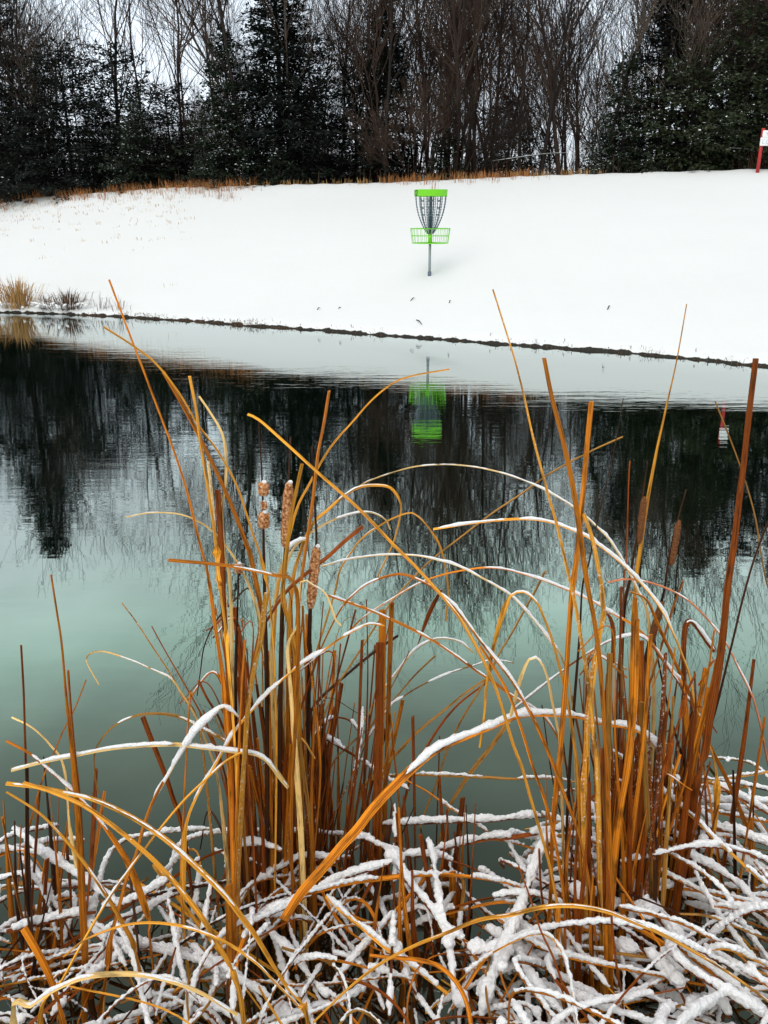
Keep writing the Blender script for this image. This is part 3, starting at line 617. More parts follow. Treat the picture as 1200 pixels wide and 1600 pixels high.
def cattail(label, px, D, spx, heads, mat=None, tone='d', snow_top=True, dD=0.):
    """px stalk traced base -> spike tip; heads: (t0xy, t1xy, width px)"""
    P = [atD(x, y, D + dD * i / (len(px) - 1)) for i, (x, y) in enumerate(px)]
    root = empty('cattail', (P[0].x, P[0].y, 0), label, 'cattail')
    o_ = root.location
    P2 = [Vector((P[0].x, P[0].y, -.06))] + P if P[0].z > 0 else P
    pts = [p - o_ for p in catmull(P2, .02)]
    k = len(pts); sc = P[-1].y / F * 1.0
    zs = min(h[0][1] for h in heads)
    wr = spx / F * (P[0] - Vector((0, 0, CAMH))).length / 2
    mb = MB(); mb.tube(pts, [wr * lerp(1, .3, sstep(.55, 1, i / (k - 1))) for i in range(k)], 7)
    mb.build('stalk', LMAT(tone), root)
    for q, (a, b_, wp) in enumerate(heads):
        A = atD(*a, D + dD * .8) - o_; Bv = atD(*b_, D + dD * .8) - o_
        r = wp / F * (A + o_ - Vector((0, 0, CAMH))).length / 2
        h = fuzzy(root, Bv, A, r, mat or SEED, q + D * 7)
        if snow_top:
            V = []; c = A + Vector((r * .25, -r * .2, -r * .1))
            bm = bmesh.new(); bmesh.ops.create_icosphere(bm, subdivisions=3, radius=r * .5)
            for v in bm.verts: v.co *= 1 + .3 * noise.noise(v.co * 160 + Vector((q, D, 0))); v.co.z *= .8; v.co += c
            me = bpy.data.meshes.new('snow'); bm.to_mesh(me); bm.free(); me.polygons.foreach_set('use_smooth', [True] * len(me.polygons))
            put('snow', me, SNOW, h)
    return root
cattail('thin dark cattail stalk carrying two small torn brown seed tufts one above the other', [(418,1450),(417,1100),(414,950),(412,850),(410,760),(404,652)], 1.60, 5.5, [((411,752),(412,775),16), ((412,782),(413,797),9), ((412,799),(412,826),17)])
cattail('cattail with the longest fuzzy tan seed head, left of the tall forked leaves', [(436,1450),(438,1100),(442,930),(446,850),(451,750),(454,683)], 1.62, 6, [((452,752),(445,856),15)])
cattail('cattail whose drooping seed head is coated with snow on its right side', [(478,1450),(482,1100),(485,950),(494,860),(492,790),(487,698)], 1.66, 6, [((495,852),(485,952),15)])
cattail('short dark cattail stub capped by a snow lump, left of the other seed heads', [(366,1400),(368,1080),(371,960),(373,885)], 1.66, 6, [((373,879),(373,896),12)])
cattail('dark reed with two ragged brown seed clusters near the right side', [(990,1350),(1000,1120),(1007,1043),(1013,1010),(1027,960),(1037,927),(1043,887),(1054,830),(1072,765)], 1.80, 5, [((1061,812),(1049,884),9), ((1035,938),(1014,1012),10)], SEEDD, 'd', False)
cattail('thin dark reed with one pale ragged seed cluster right of the tall pair', [(965,1350),(972,1000),(985,900),(998,820),(1012,720)], 1.86, 5, [((1007,775),(998,850),9)], SEEDD, 'd', False)

# ------------------------------------------------------------------ fallen leaves and the snow on them
snowpaths = []      # (points, radii)
fcount = [0]
FL = {
 'L': ('dead cattail leaf lying snow covered in the tangle at the bottom left', 'fallen leaves in the bottom left tangle'),
 'M': ('dead cattail leaf lying snow covered over dark water at the bottom centre', 'fallen leaves in the bottom middle tangle'),
 'R': ('dead cattail leaf buried in the thick snowy heap at the bottom right', 'fallen leaves in the bottom right heap'),
}
def fallen(P, w, tone, sr, seed, zone, label=None, step=.02):
    pts = catmull(P, step); k = len(pts)
    base = P[0].copy(); pl = [p - base for p in pts]
    W = widths(k, w, .5)
    me = ribbon(pl, W, seed, seed + .6, seed * 7, hint=Vector((.1, -.4, 1)))
    o = put('fallen_leaf', me, LMAT(tone)); o.location = base
    tag(o, label or FL[zone][0], 'reed leaf', None if label else FL[zone][1])
    if sr > 0:
        R = []
        for i, p in enumerate(pts):
            nn = 1.06 + .6 * ns(seed * 3.1, i * .22) + .35 * ns(seed * 5.7, i * .7)
            br = sstep(-.44, -.2, ns(seed * 9.3, i * .15))
            t = (pts[min(i + 1, k - 1)] - pts[max(i - 1, 0)]).normalized(); hz = math.sqrt(max(0, 1 - t.z ** 2))
            R.append(sr * nn * br * sstep(.1, .5, hz) * min(1, .5 + i * .3, .5 + (k - 1 - i) * .3))
        snowpaths.append(([p + Vector((0, 0, R[i] * .9 + .002)) for i, p in enumerate(pts)], R))
    return o
def traced(px, z0, z1, wpx, tone, snpx, zone='M', label=None, sag=0.):
    snpx = min(snpx, 13 + (snpx - 13) * .45)
    n = len(px); P = []
    for i, (x, y) in enumerate(px):
        s = i / (n - 1); P.append(atZ(x, y, lerp(z0, z1, s) + sag * 4 * s * (1 - s)))
    d = (P[0] - Vector((0, 0, CAMH))).length
    fcount[0] += 1
    return fallen(P, wpx / F * d, tone, snpx * .74 / F * d / 2, fcount[0] * 1.37, zone, label, .012)
T = traced
T([(597,1289),(660,1286),(717,1284),(767,1283),(800,1279),(853,1276)], .22, .25, 8, 'b', 12, label='straight snow topped reed lying level over dark water in the centre')
T([(676,1330),(720,1319),(767,1309),(800,1308),(850,1300),(897,1293)], .18, .22, 9, 'b', 15, label='thick snowy reed just under the level one over dark water')
T([(608,1590),(612,1500),(615,1433),(617,1367),(618,1317),(617,1257)], .18, .30, 8, 'b', 10, label='snow coated reed standing straight through the snowy star at centre')
T([(380,1450),(400,1440),(433,1423),(473,1403),(513,1383),(550,1367),(587,1357),(613,1347)], .20, .30, 10, 'b', 17, label='thick snowy reed running from the snowy star down to the left')
T([(470,1398),(503,1390),(550,1378),(600,1372),(650,1367),(700,1367),(750,1372),(800,1382),(840,1400)], .30, .22, 8, 'o', 8, label='long thin snow lined reed arching under the snowy star')
T([(618,1338),(667,1337),(700,1343),(740,1357),(773,1373),(800,1393),(830,1420)], .27, .15, 8, 'b', 12, label='snowy reed arching from the star down to the right')
T([(620,1346),(640,1380),(663,1407),(683,1433),(697,1463),(705,1500),(710,1560)], .28, .15, 8, 'b', 13, label='snowy reed dropping steeply from the star towards the bottom')
T([(668,1311),(677,1343),(683,1387),(690,1427),(700,1453),(733,1473),(767,1483),(800,1480)], .28, .15, 7, 'o', 12)
T([(510,1400),(543,1430),(573,1453),(600,1477),(633,1500),(667,1527),(700,1553)], .26, .15, 9, 'g', 9)
T([(410,1447),(440,1477),(473,1513),(500,1547),(530,1573)], .18, .12, 8, 'b', 14)
T([(517,1433),(543,1473),(567,1513),(587,1547),(600,1580)], .12, .1, 7, 'b', 8)
T([(470,1560),(490,1527),(513,1493),(543,1497),(565,1509)], .16, .14, 7, 'b', 9)
T([(630,1217),(667,1237),(700,1260),(727,1277),(763,1300)], .3, .2, 7, 'o', 7)
T([(600,1213),(653,1210),(710,1212),(767,1215),(800,1217),(857,1216),(900,1222)], .3, .3, 5, 'v', 5, label='thin level reed lying between the two clumps, lightly lined with snow')
T([(520,1340),(560,1310),(590,1320),(617,1334)], .22, .28, 7, 'b', 11)
T([(400,1380),(440,1355),(480,1340),(530,1345)], .2, .2, 7, 'b', 12)
T([(500,1150),(520,1160),(560,1185),(600,1215),(640,1235)], .35, .3, 7, 'b', 9)
T([(485,1175),(500,1140),(520,1122),(545,1125),(560,1142)], .42, .38, 6, 'b', 8)
T([(553,1230),(558,1190),(564,1150),(567,1106)], .36, .42, 6, 'b', 9)
T([(850,1315),(833,1360),(820,1400),(800,1455),(783,1490),(765,1540),(752,1590)], .30, .15, 14, 'b', 27, 'R', label='broadest snow laden leaf slanting down left of the orange stems')
T([(800,1425),(790,1470),(770,1510),(745,1560)], .2, .15, 9, 'b', 14, 'R')
T([(800,1435),(840,1470),(880,1490),(930,1500)], .2, .15, 9, 'b', 20, 'R')
T([(1005,1290),(1047,1293),(1090,1291),(1133,1297),(1180,1313),(1230,1330)], .25, .22, 9, 'b', 14, 'R', label='level snowy reed under the leaning stems at the right edge')
T([(1030,1303),(1067,1333),(1100,1350),(1150,1380),(1180,1413),(1220,1450)], .24, .2, 9, 'b', 14, 'R')
T([(957,1173),(987,1197),(1017,1223),(1053,1250),(1087,1280),(1117,1310),(1150,1340),(1180,1367),(1220,1400)], .42, .3, 7, 'g', 8, 'R', label='slanting golden reed lined with snow crossing the right hand heap')
T([(967,1418),(1017,1428),(1067,1443),(1100,1460),(1133,1477),(1160,1497),(1190,1530)], .34, .26, 7, 'o', 8, 'R')
T([(1062,1428),(1100,1430),(1133,1440),(1180,1460),(1210,1470)], .3, .26, 7, 'v', 4, 'R')
T([(967,1363),(985,1385),(1020,1420),(1060,1470),(1100,1530),(1140,1590)], .2, .18, 11, 'b', 26, 'R')
T([(1000,1480),(1030,1510),(1060,1545),(1080,1590)], .2, .18, 10, 'b', 26, 'R')
T([(1040,1460),(1090,1500),(1150,1545),(1200,1590)], .24, .2, 10, 'o', 18, 'R')
T([(20,1295),(47,1317),(73,1340),(113,1363),(147,1387),(187,1417)], .34, .22, 9, 'o', 15, 'L', label='snow heaped reed sloping down from the left edge')
T([(10,1456),(67,1440),(117,1430),(150,1425)], .22, .2, 8, 'b', 14, 'L')
T([(160,1415),(190,1413),(233,1393),(273,1370),(313,1343),(353,1327),(400,1320),(440,1330)], .2, .3, 9, 'b', 14, 'L', label='long snowy reed rising from the bottom left into the dense clump')
T([(180,1440),(240,1415),(280,1395)], .16, .18, 7, 'b', 10, 'L')
T([(130,1540),(160,1500),(200,1483),(240,1485),(300,1500),(360,1530)], .12, .14, 9, 'b', 16, 'L')
T([(80,1590),(120,1550),(165,1510),(210,1480)], .2, .14, 8, 'b', 14, 'L')
T([(262,1405),(270,1440),(278,1490),(290,1540),(300,1590)], .24, .12, 7, 'b', 10, 'L')
T([(275,1480),(262,1520),(250,1560),(243,1590)], .24, .16, 7, 'b', 8, 'L')
T([(330,1380),(322,1430),(318,1470)], .24, .16, 9, 'b', 15, 'L')
T([(30,1340),(60,1370),(90,1420),(120,1480)], .26, .12, 9, 'b', 13, 'L')
T([(130,1430),(160,1465),(200,1480),(240,1478)], .15, .15, 10, 'b', 22, 'L')
T([(300,1480),(330,1500),(370,1530),(420,1560)], .15, .15, 10, 'b', 22, 'L')
# filler tangle
rf = random.Random(11)
def matY(X):        # the far margin of the tangle
    px = 600 + X * F / 2.3
    return interp(px, [(0, 1.78), (200, 1.62), (330, 1.66), (480, 1.74), (600, 1.70), (730, 1.50), (830, 1.62), (950, 1.85), (1200, 2.05)])
filler = []
for i in range(500):
    X = rf.uniform(-1.05, 1.15)
    right = X > .32
    if not right and rf.random() < .22: continue
    Ymax = matY(X); Y = rf.uniform(.82, Ymax)
    q = (Ymax - Y) / .9
    z = .015 + rf.random() * (.06 + .16 * min(1, q)) + (.06 * min(1, q) if right else 0)
    L = rf.uniform(.2, .62); az = rf.gauss(-.75, .5) if right and rf.random() < .65 else rf.uniform(-PI / 2, PI / 2)
    if abs(X) < .3 and rf.random() < .5: az = rf.gauss(-PI / 2.3, .4)
    tl = rf.gauss(0, .13); d = Vector((math.cos(az) * math.cos(tl), math.sin(az) * math.cos(tl), math.sin(tl)))
    c = Vector((X, Y, z + .02)); bend = Vector((rf.gauss(0, .07), rf.gauss(0, .05), rf.uniform(0, .13)))
    P = [c - d * L / 2, c - d * L / 6 + bend, c + d * L / 6 + bend, c + d * L / 2]
    bend2 = bend * rf.uniform(.2, 1.4); P[2] = c + d * L / 6 + bend2
    for p in P: p.z = max(.004, p.z)
    sr = rf.choice((.0026, .0034, .0045, .006)) * (1.5 if right else 1.0) if rf.random() < (.92 if right else .74) else 0
    filler.append((P, rf.uniform(.005, .012), rf.choice('boobogvd'), sr, i * .73 + 3, 'R' if X > .28 else 'M' if X > -.28 else 'L'))
filler.sort(key=lambda f: -(f[0][0] - f[0][3]).length * f[1] * (.3 + f[0][1].z * 4) / (f[0][1] - Vector((0, 0, CAMH))).length ** 2)
zn = {z_: sorted([f for f in filler[:235] if f[5] == z_], key=lambda f: f[0][0].x) for z_ in 'LMR'}
TN = {'b': 'brown', 'o': 'orange', 'g': 'golden', 'v': 'olive', 'd': 'blackish', 'c': 'cream'}
for z_, fs in zn.items():
    for f in fs:
        L_ = (f[0][0] - f[0][3]).length
        d_ = f[0][3] - f[0][0]; an_ = math.degrees(math.atan2(d_.y, d_.x)); an_ = (an_ + 90) % 180 - 90
        dr_ = 'lying crosswise' if abs(an_) < 22 else 'pointing away' if abs(an_) > 65 else 'slanting up to the right' if an_ > 0 else 'slanting up to the left'
        lab = f"{'long' if L_ > .42 else 'short'} {TN[f[2]]} fallen leaf {'under snow' if f[3] > .004 else 'thinly snowed' if f[3] > 0 else 'bare of snow'} {dr_} in the {dict(L='bottom left', M='bottom centre', R='bottom right')[z_]} tangle"; lab = lab.replace('slanting up to the', 'slanting').replace('thinly snowed', 'lightly snowed')
        o = fallen(*f); o['label'] = lab; o['group'] = 'like it: ' + lab
mbl = {}
for f in filler[235:]:
    o = fallen(*f); me_ = o.data; of = o.location; bb = mbl.setdefault(f[2], MB()); b0 = len(bb.V); uvl = {}
    for lp in me_.loops: uvl[lp.vertex_index] = tuple(me_.uv_layers[0].data[lp.index].uv)
    for v in me_.vertices: bb.V.append(tuple(v.co + of)); bb.UV.append(uvl.get(v.index, (0, 0)))
    for p_ in me_.polygons: bb.F.append(tuple(b0 + i for i in p_.vertices))
    bpy.data.objects.remove(o)
allV, allF, allU, allM, ms = [], [], [], [], []
for k_, bb in mbl.items():
    b0 = len(allV); allV += bb.V; allU += bb.UV; allF += [tuple(b0 + i for i in f) for f in bb.F]; allM += [len(ms)] * len(bb.F); ms.append(LMAT(k_))
ml = mesh('reed_litter', allV, allF, False, allU); lo_ = put('reed_litter', ml, mats=ms); ml.polygons.foreach_set('material_index', allM)
tag(lo_, 'matted small bits of dead reed low over the dark water at the bottom', 'reed litter', None, 'stuff')
# one merged body of snow over the tangle
mb = MB()
for pts, R in snowpaths:
    run = []
    for p, r in list(zip(pts, R)) + [(None, 0)]:
        if p is not None and r > .0018: run.append((p, r))
        else:
            if len(run) > 2: mb.tube([a for a, _ in run], [b for _, b in run], 8)
            run = []
lumps = [((617, 1336), .29, 20), ((618, 1478), .2, 13), ((903, 1390), .30, 17), ((835, 1345), .26, 15), ((800, 1470), .18, 20), ((1060, 1300), .26, 12), ((950, 955), .0, 0), ((140, 1412), .2, 16),
         ((310, 1362), .26, 0), ((205, 1478), .17, 17), ((700, 1470), .2, 14), ((745, 1478), .2, 16), ((770, 1482), .2, 15), ((440, 1578), .1, 16), ((720, 1560), .16, 17), ((1100, 1310), .28, 10), ((1010, 1420), .2, 22), ((1050, 1500), .2, 24), ((980, 1480), .18, 20)]
def lump(c, r, sq=.75):
    bm = bmesh.new(); bmesh.ops.create_icosphere(bm, subdivisions=2, radius=r)
    for v in bm.verts: v.co *= 1 + .3 * noise.noise(v.co * 40 + c * 13); v.co.z *= sq; v.co += c
    b0 = len(mb.V)
    for v in bm.verts: mb.V.append(tuple(v.co)); mb.UV.append((0, 0))
    for f in bm.faces: mb.F.append(tuple(b0 + v.index for v in f.verts))
    bm.free()
for (x, y), z, rp_ in lumps:
    if rp_: c = atZ(x, y, z); lump(c, rp_ * .72 / F * (c - Vector((0, 0, CAMH))).length)
for i in range(110):
    pts, R = rf.choice(snowpaths); j = rf.randrange(len(pts)); p = pts[j]
    if R[j] < .003: continue
    lump(p + Vector((rf.gauss(0, .006), rf.gauss(0, .006), .0)), rf.uniform(.006, .012) * (1.25 if p.x > .3 else 1), .65)
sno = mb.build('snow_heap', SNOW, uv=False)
md = sno.modifiers.new('merge', 'REMESH'); md.mode = 'VOXEL'; md.voxel_size = .0027; md.use_smooth_shade = True
md2 = sno.modifiers.new('soften', 'SMOOTH'); md2.factor = .5; md2.iterations = 1
tx = bpy.data.textures.new('grain', 'CLOUDS'); tx.noise_scale = .009; tx.noise_depth = 4
md3 = sno.modifiers.new('grain', 'DISPLACE'); md3.texture = tx; md3.strength = .010; md3.mid_level = .5; md3.texture_coords = 'GLOBAL'
tag(sno, 'fresh snow piled and bridged over the tangle of fallen reeds', 'snow', None, 'stuff')

# ------------------------------------------------------------------ disc golf basket
GREEN = simple('green_paint', (.17, .60, .012), .4, 0, 0, 20, .06, .4)
STEEL = simple('galvanised_steel', (.26, .30, .31), .45, .6, .1, 30, .25)
DSTEEL = simple('dark_steel', (.045, .07, .08), .5, .4, .1, 30, .3)
CHAINM = simple('chain_zinc', (.13, .18, .22), .4, .6, 0, 30, .35)
SLEEVE = simple('base_sleeve', (.13, .15, .20), .6, .2, .1, 30, .25)
INK = simple('black_number', (.01, .012, .01), .6, 0, 0, 20, .1)
def march(px, py):
    d = ray(px, py); o = Vector((0, 0, CAMH)); t = 8.0
    while t < 60:
        p = o + d * t
        if p.y > 8.0 and p.z <= ground(p.x, p.y): return p
        t += .01
    return o + d * 15
bp_ = march(671, 431)
S = (bp_ - Vector((0, 0, CAMH))).dot(FW) / F       # metres per photograph pixel at the basket
bk = empty('disc_golf_basket', bp_, 'green disc golf basket with hanging chains standing on the snow slope', 'disc golf basket')
H = 1.365
zt = H; zb = H - .105; zrim = H - .605; zbot = H - .835
mb = MB(); n = 48; R0 = .272
for i in range(n):
    a = 2 * PI * i / n
    for (r, z) in ((R0, zb), (R0, zt), (R0 - .006, zt), (R0 - .006, zb)): mb.V.append((r * math.cos(a), r * math.sin(a), z)); mb.UV.append((0, 0))
for i in range(n):
    for j in range(4): mb.F.append((i * 4 + j, ((i + 1) % n) * 4 + j, ((i + 1) % n) * 4 + (j + 1) % 4, i * 4 + (j + 1) % 4))
band = mb.build('top_band', GREEN, bk, smooth=False)
mb = MB()
for i in range(12):
    a = 2 * PI * i / 12; mb.tube([Vector((.03 * math.cos(a), .03 * math.sin(a), zt - .015)), Vector((R0 * math.cos(a) * .985, R0 * math.sin(a) * .985, zt - .03))], [.004, .004], 5)
mb.ring((0, 0, zt - .03), .17, .004, 30, 5); mb.build('chain_support', DSTEEL, bk)
# the number 12 painted at the left of the band
def glyph(strokes, ang, size):
    g_ = MB()
    for st in strokes:
        for (x0, y0), (x1, y1) in zip(st, st[1:]):
            m = 3; hw = .0065
            L = math.hypot(x1 - x0, y1 - y0); nx_, ny_ = -(y1 - y0) / L * hw, (x1 - x0) / L * hw
            ex, ey = (x1 - x0) / L * hw * .6, (y1 - y0) / L * hw * .6
            x0e, y0e, x1e, y1e = x0 * size - ex, y0 * size - ey, x1 * size + ex, y1 * size + ey
            b0 = len(g_.V)
            for (px_, pz_) in ((x0e + nx_, y0e + ny_), (x0e - nx_, y0e - ny_), (x1e - nx_, y1e - ny_), (x1e + nx_, y1e + ny_)):
                a = ang + px_ / R0; r = R0 + .0035
                g_.V.append((r * math.cos(a), r * math.sin(a), zb + .012 + pz_)); g_.UV.append((0, 0))
            g_.F.append((b0, b0 + 1, b0 + 2, b0 + 3))
    return g_
two = [(-.28, .72)] + [(.02 + .3 * math.cos(t), .7 + .27 * math.sin(t)) for t in [PI * (1 - k / 8) for k in range(0, 9)]] + [(.27, .52), (-.3, .03), (.34, .03)]
A2 = -PI / 2 - math.radians(62)
glyph([two], A2, .082).build('number', INK, band, smooth=False)
glyph([[(-.16, .8), (.03, .97), (.03, .02)]], A2 - math.radians(14), .082).build('number', INK, band, smooth=False)
# post
mb = MB(); mb.tube([Vector((0, 0, zbot)), Vector((0, 0, zt - .02))], [.026, .026], 16); mb.build('upper_post', DSTEEL, bk)
mb = MB(); mb.tube([Vector((0, 0, -.12)), Vector((0, 0, zbot + .01))], [.022, .022], 16); mb.build('post', STEEL, bk)
mb = MB(); mb.tube([Vector((0, 0, -.12)), Vector((0, 0, .07)), Vector((0, 0, .074))], [.031, .031, .026], 16); mb.build('base_sleeve', SLEEVE, bk)
mb = MB(); mb.tube([Vector((0, 0, zbot - .012)), Vector((0, 0, zbot + .15))], [.036, .036], 18); col_ = mb.build('collar', GREEN, bk)
mb = MB(); mb.tube([Vector((0, -.036, zbot + .07)), Vector((.0, -.05, zbot + .07))], [.008, .008], 8); mb.build('bolt', DSTEEL, col_)
# tray
Rt, Rb = .332, .300
mb = MB(); mb.ring((0, 0, zrim), Rt, .0065, 60, 6); mb.build('rim', GREEN, bk)
mb = MB(); mb.ring((0, 0, zbot), Rb, .0065, 60, 6); mb.ring((0, 0, (zrim + zbot) / 2), (Rt + Rb) / 2, .0042, 60, 5); mb.ring((0, 0, zbot), .16, .004, 40, 5)
for i in range(26):
    a = 2 * PI * (i + .5) / 26; c, s_ = math.cos(a), math.sin(a)
    mb.tube([Vector((Rt * c, Rt * s_, zrim)), Vector((Rb * c, Rb * s_, zbot)), Vector((.03 * c, .03 * s_, zbot + .004))], [.0036] * 3, 5)
mb.build('wire_tray', GREEN, bk)
# chains
def chainpath(a, r0, rmid, r1, z0, z1, n=26):
    P = []
    for i in range(n + 1):
        t = i / n; r = r1 + (r0 - r1) * (1 - t ** 2.3); P.append(Vector((r * math.cos(a), r * math.sin(a), lerp(z0, z1, t))))
    return P
def chain(P, link=.024):
    m = MB(); pts = catmull(P, .004); acc = 0; last = pts[0]; k = 0
    for i, p in enumerate(pts[1:]):
        if (p - last).length >= link * .8:
            t = (p - last).normalized(); c = (p + last) / 2
            sd = t.cross(Vector((0, 0, 1)) if abs(t.z) < .9 else Vector((1, 0, 0))).normalized(); 
            if k % 2: sd = t.cross(sd)
            b0 = len(m.V); nn = 8; mm = 4; nr = t.cross(sd)
            for j in range(nn):
                an = 2 * PI * j / nn; ct = c + t * (math.cos(an) * link * .62) + sd * (math.sin(an) * link * .32); dr = (t * math.cos(an) + sd * math.sin(an))
                for q in range(mm):
                    b2 = 2 * PI * q / mm; m.V.append(tuple(ct + dr * (math.cos(b2) * .0036) + nr * (math.sin(b2) * .0036))); m.UV.append((0, 0))
            for j in range(nn):
                for q in range(mm): m.F.append((b0 + j * mm + q, b0 + ((j + 1) % nn) * mm + q, b0 + ((j + 1) % nn) * mm + (q + 1) % mm, b0 + j * mm + (q + 1) % mm))
            last = p; k += 1
    return m
ends = []
for i in range(12):
    a = 2 * PI * (i + .5) / 12; P = chainpath(a, .255, .2, .055, zt - .03, zrim - .075); ends.append(P); chain(P).build('chain', CHAINM, bk)
for i in range(6):
    a = 2 * PI * i / 6 + .2; chain(chainpath(a, .165, .14, .05, zt - .03, zrim - .06)).build('chain', CHAINM, bk)
for zz in (.16, .27, .38):
    for i in range(12):
        a0, a1 = 2 * PI * (i + .5) / 12, 2 * PI * (i + 1.5) / 12
        t = (zz - .03) / .65; r = .055 + .2 * (1 - t ** 2.3); r *= .62 if zz < .3 else .6
        P = [Vector((r * math.cos(lerp(a0, a1, u)), r * math.sin(lerp(a0, a1, u)), zt - zz - .02 * math.sin(PI * u))) for u in (0, .25, .5, .75, 1)]
        if i % 2 == 0: chain(P, .02).build('cross_chain', CHAINM, bk)
mb = MB(); mb.ring((0, 0, zrim - .075), .055, .007, 24, 6); mb.build('chain_ring', DSTEEL, bk)

# ------------------------------------------------------------------ post with two small signs at the right edge
RED = simple('red_paint', (.42, .03, .03), .5, 0, 0, 10, .15)
WHITEP = simple('sign_white', (.78, .80, .80), .45, 0, 0, 10, .03)
pp = atD(1186, 262, interp((1181 - 600) / F / .93, CREST) - .1); pp.z = ground(pp.x, pp.y) - .03
Ss = (pp - Vector((0, 0, CAMH))).dot(FW) / F
sg = empty('sign_post', pp, 'red post with two small white plates at the far right edge of the snow', 'sign')
mb = MB(); mb.tube([Vector((-.02, 0, -.1)), Vector((-.02, 0, 65 * Ss))], [.036, .036], 12); mb.build('post', RED, sg)
def plate(cx, cz, w_, h_):
    V = []; Fc = []; r = .02; n = 5; ring = []
    for (sx, sz, a0) in ((1, 1, 0), (-1, 1, PI / 2), (-1, -1, PI), (1, -1, 1.5 * PI)):
        for k in range(n):
            a = a0 + PI / 2 * k / (n - 1); ring.append((cx + sx * (w_ / 2 - r) + r * math.cos(a), cz + sz * (h_ / 2 - r) + r * math.sin(a)))
    m = len(ring)
    for yy in (-.062, -.056): V += [(x, yy, z) for x, z in ring]
    Fc.append(tuple(range(m))); Fc.append(tuple(reversed(range(m, 2 * m))))
    for i in range(m): Fc.append((i, m + i, m + (i + 1) % m, (i + 1) % m))
    return put('plate', mesh('plate', V, Fc, False), WHITEP, sg)
p1 = plate(.04, 57 * Ss, 13 * Ss, 9.5 * Ss); p2 = plate(.03, 46 * Ss, 16 * Ss, 12 * Ss)
GREY = simple('faded_print', (.5, .53, .57), .6)
mb = MB(); mb.box((.04, -.063, 58 * Ss), (4 * Ss, .002, 1.2 * Ss)); mb.box((.055, -.063, 56 * Ss), (2 * Ss, .002, 3 * Ss)); mb.build('print', GREY, p1, False)
mb = MB()
for cx in (-3.0, 3.2):
    mb.box((.03 + cx * Ss, -.063, 48.5 * Ss), (3.6 * Ss, .002, .9 * Ss)); mb.box((.03 + cx * Ss, -.063, 43.5 * Ss), (3.6 * Ss, .002, .9 * Ss))
    mb.box((.03 + (cx - 1.5) * Ss, -.0635, 46 * Ss), (.8 * Ss, .002, 5 * Ss))
mb.build('print', GREY, p2, False)

# ------------------------------------------------------------------ trees
BARK = [simple('bark_dark', (.016, .011, .009), .9, 0, .6, 12, .5), simple('bark_brown', (.032, .018, .013), .9, 0, .6, 12, .5), simple('bark_grey', (.06, .046, .038), .9, 0, .6, 12, .5)]
TWIG = [simple('twigs_dark', (.016, .010, .008), .9), simple('twigs_brown', (.046, .026, .018), .9), simple('twigs_tan', (.075, .054, .040), .9)]
def bare_tree(rs, H, stems, spread, fine):
    tr, cw = MB(), MB()
    def tube(m, pts, rad, n): m.tube(pts, rad, n, False)
    def grow(p, d, L, r, lev):
        k = 7 if lev < 2 else 4; pts = [p]; rad = [r]; dd = d.copy()
        for i in range(k):
            dd = (dd + Vector((rs.gauss(0, .14), rs.gauss(0, .14), .05 + .03 * lev))).normalized()
            pts.append(pts[-1] + dd * L / k); rad.append(max(.0042, r * (1 - .62 * (i + 1) / k)))
        tube(tr if lev == 0 else cw, pts, rad, 6 if lev == 0 else 4 if lev == 1 else 3)
        if lev >= fine: return
        nb = (13, 6, 4, 3)[lev]
        for j in range(nb):
            t = rs.uniform(.38 if lev == 0 else .25, 1); i = min(k - 1, int(t * k)); q = pts[i].lerp(pts[i + 1], t * k - i)
            ax = (pts[i + 1] - pts[i]).normalized(); side = ax.cross(Vector((rs.gauss(0, 1), rs.gauss(0, 1), rs.gauss(0, 1)))).normalized()
            an = rs.uniform(.35, 1.0); nd = (ax * math.cos(an) + side * math.sin(an) + Vector((0, 0, .15))).normalized()
            grow(q, nd, L * rs.uniform(.38, .62) * (1.15 - t * .4), max(.0035, lerp(rad[i], rad[i + 1], .5) * rs.uniform(.45, .65)), lev + 1)
    for s in range(stems):
        d = Vector((rs.gauss(0, spread), rs.gauss(0, spread), 1)).normalized()
        grow(Vector((rs.gauss(0, .12), rs.gauss(0, .12), -.2)), d, H * rs.uniform(.8, 1), H * .0085 / stems ** .35 * rs.uniform(.8, 1.2), 0)
    return mesh('trunk', tr.V, tr.F), mesh('crown', cw.V, cw.F)
rt = random.Random(21)
variants = []
for i in range(9):
    H_ = (7.4, 7, 7.8, 6, 6.8, 5, 3.6, 2.8, 7.2)[i]
    tm, cm = bare_tree(rt, H_, (1, 1, 1, 2, 1, 2, 4, 5, 2)[i], (.03, .05, .04, .12, .06, .16, .3, .36, .12)[i], 3)
    variants.append((tm, cm))
mcopy = {}
def vmesh(i, k):
    if (i, k) not in mcopy:
        t, c = variants[i][0].copy(), variants[i][1].copy(); t.materials.clear(); c.materials.clear(); t.materials.append(BARK[k]); c.materials.append(TWIG[k]); mcopy[(i, k)] = (t, c)
    return mcopy[(i, k)]
def floorpt(px, D):
    a = (px - 600) / F / .955; X = a * D; return Vector((X, D, ground(X, D)))
def tree(px, D, v, k, sc, rz, lean=(0, 0), label=None, group=None):
    o = empty('bare_tree', floorpt(px, D), label, 'tree', group); o.rotation_euler = (lean[0], lean[1], rz); o.scale = (sc, sc, sc)
    t, c = vmesh(v, k); put('trunk', t, None, o); put('crown', c, None, o); return o
def cD(px): return interp((px - 600) / F / .955, CREST)
zones = [(-150, 330, 'leafless tree above the left slope', 'bare trees of the left wood'),
         (330, 640, 'leafless tree around the tall pointed spruce', 'bare trees of the middle wood'),
         (640, 900, 'leafless tree right of the basket', 'bare trees of the open brown wood'),
         (900, 1350, 'leafless tree behind the right evergreens', 'bare trees of the right wood')]
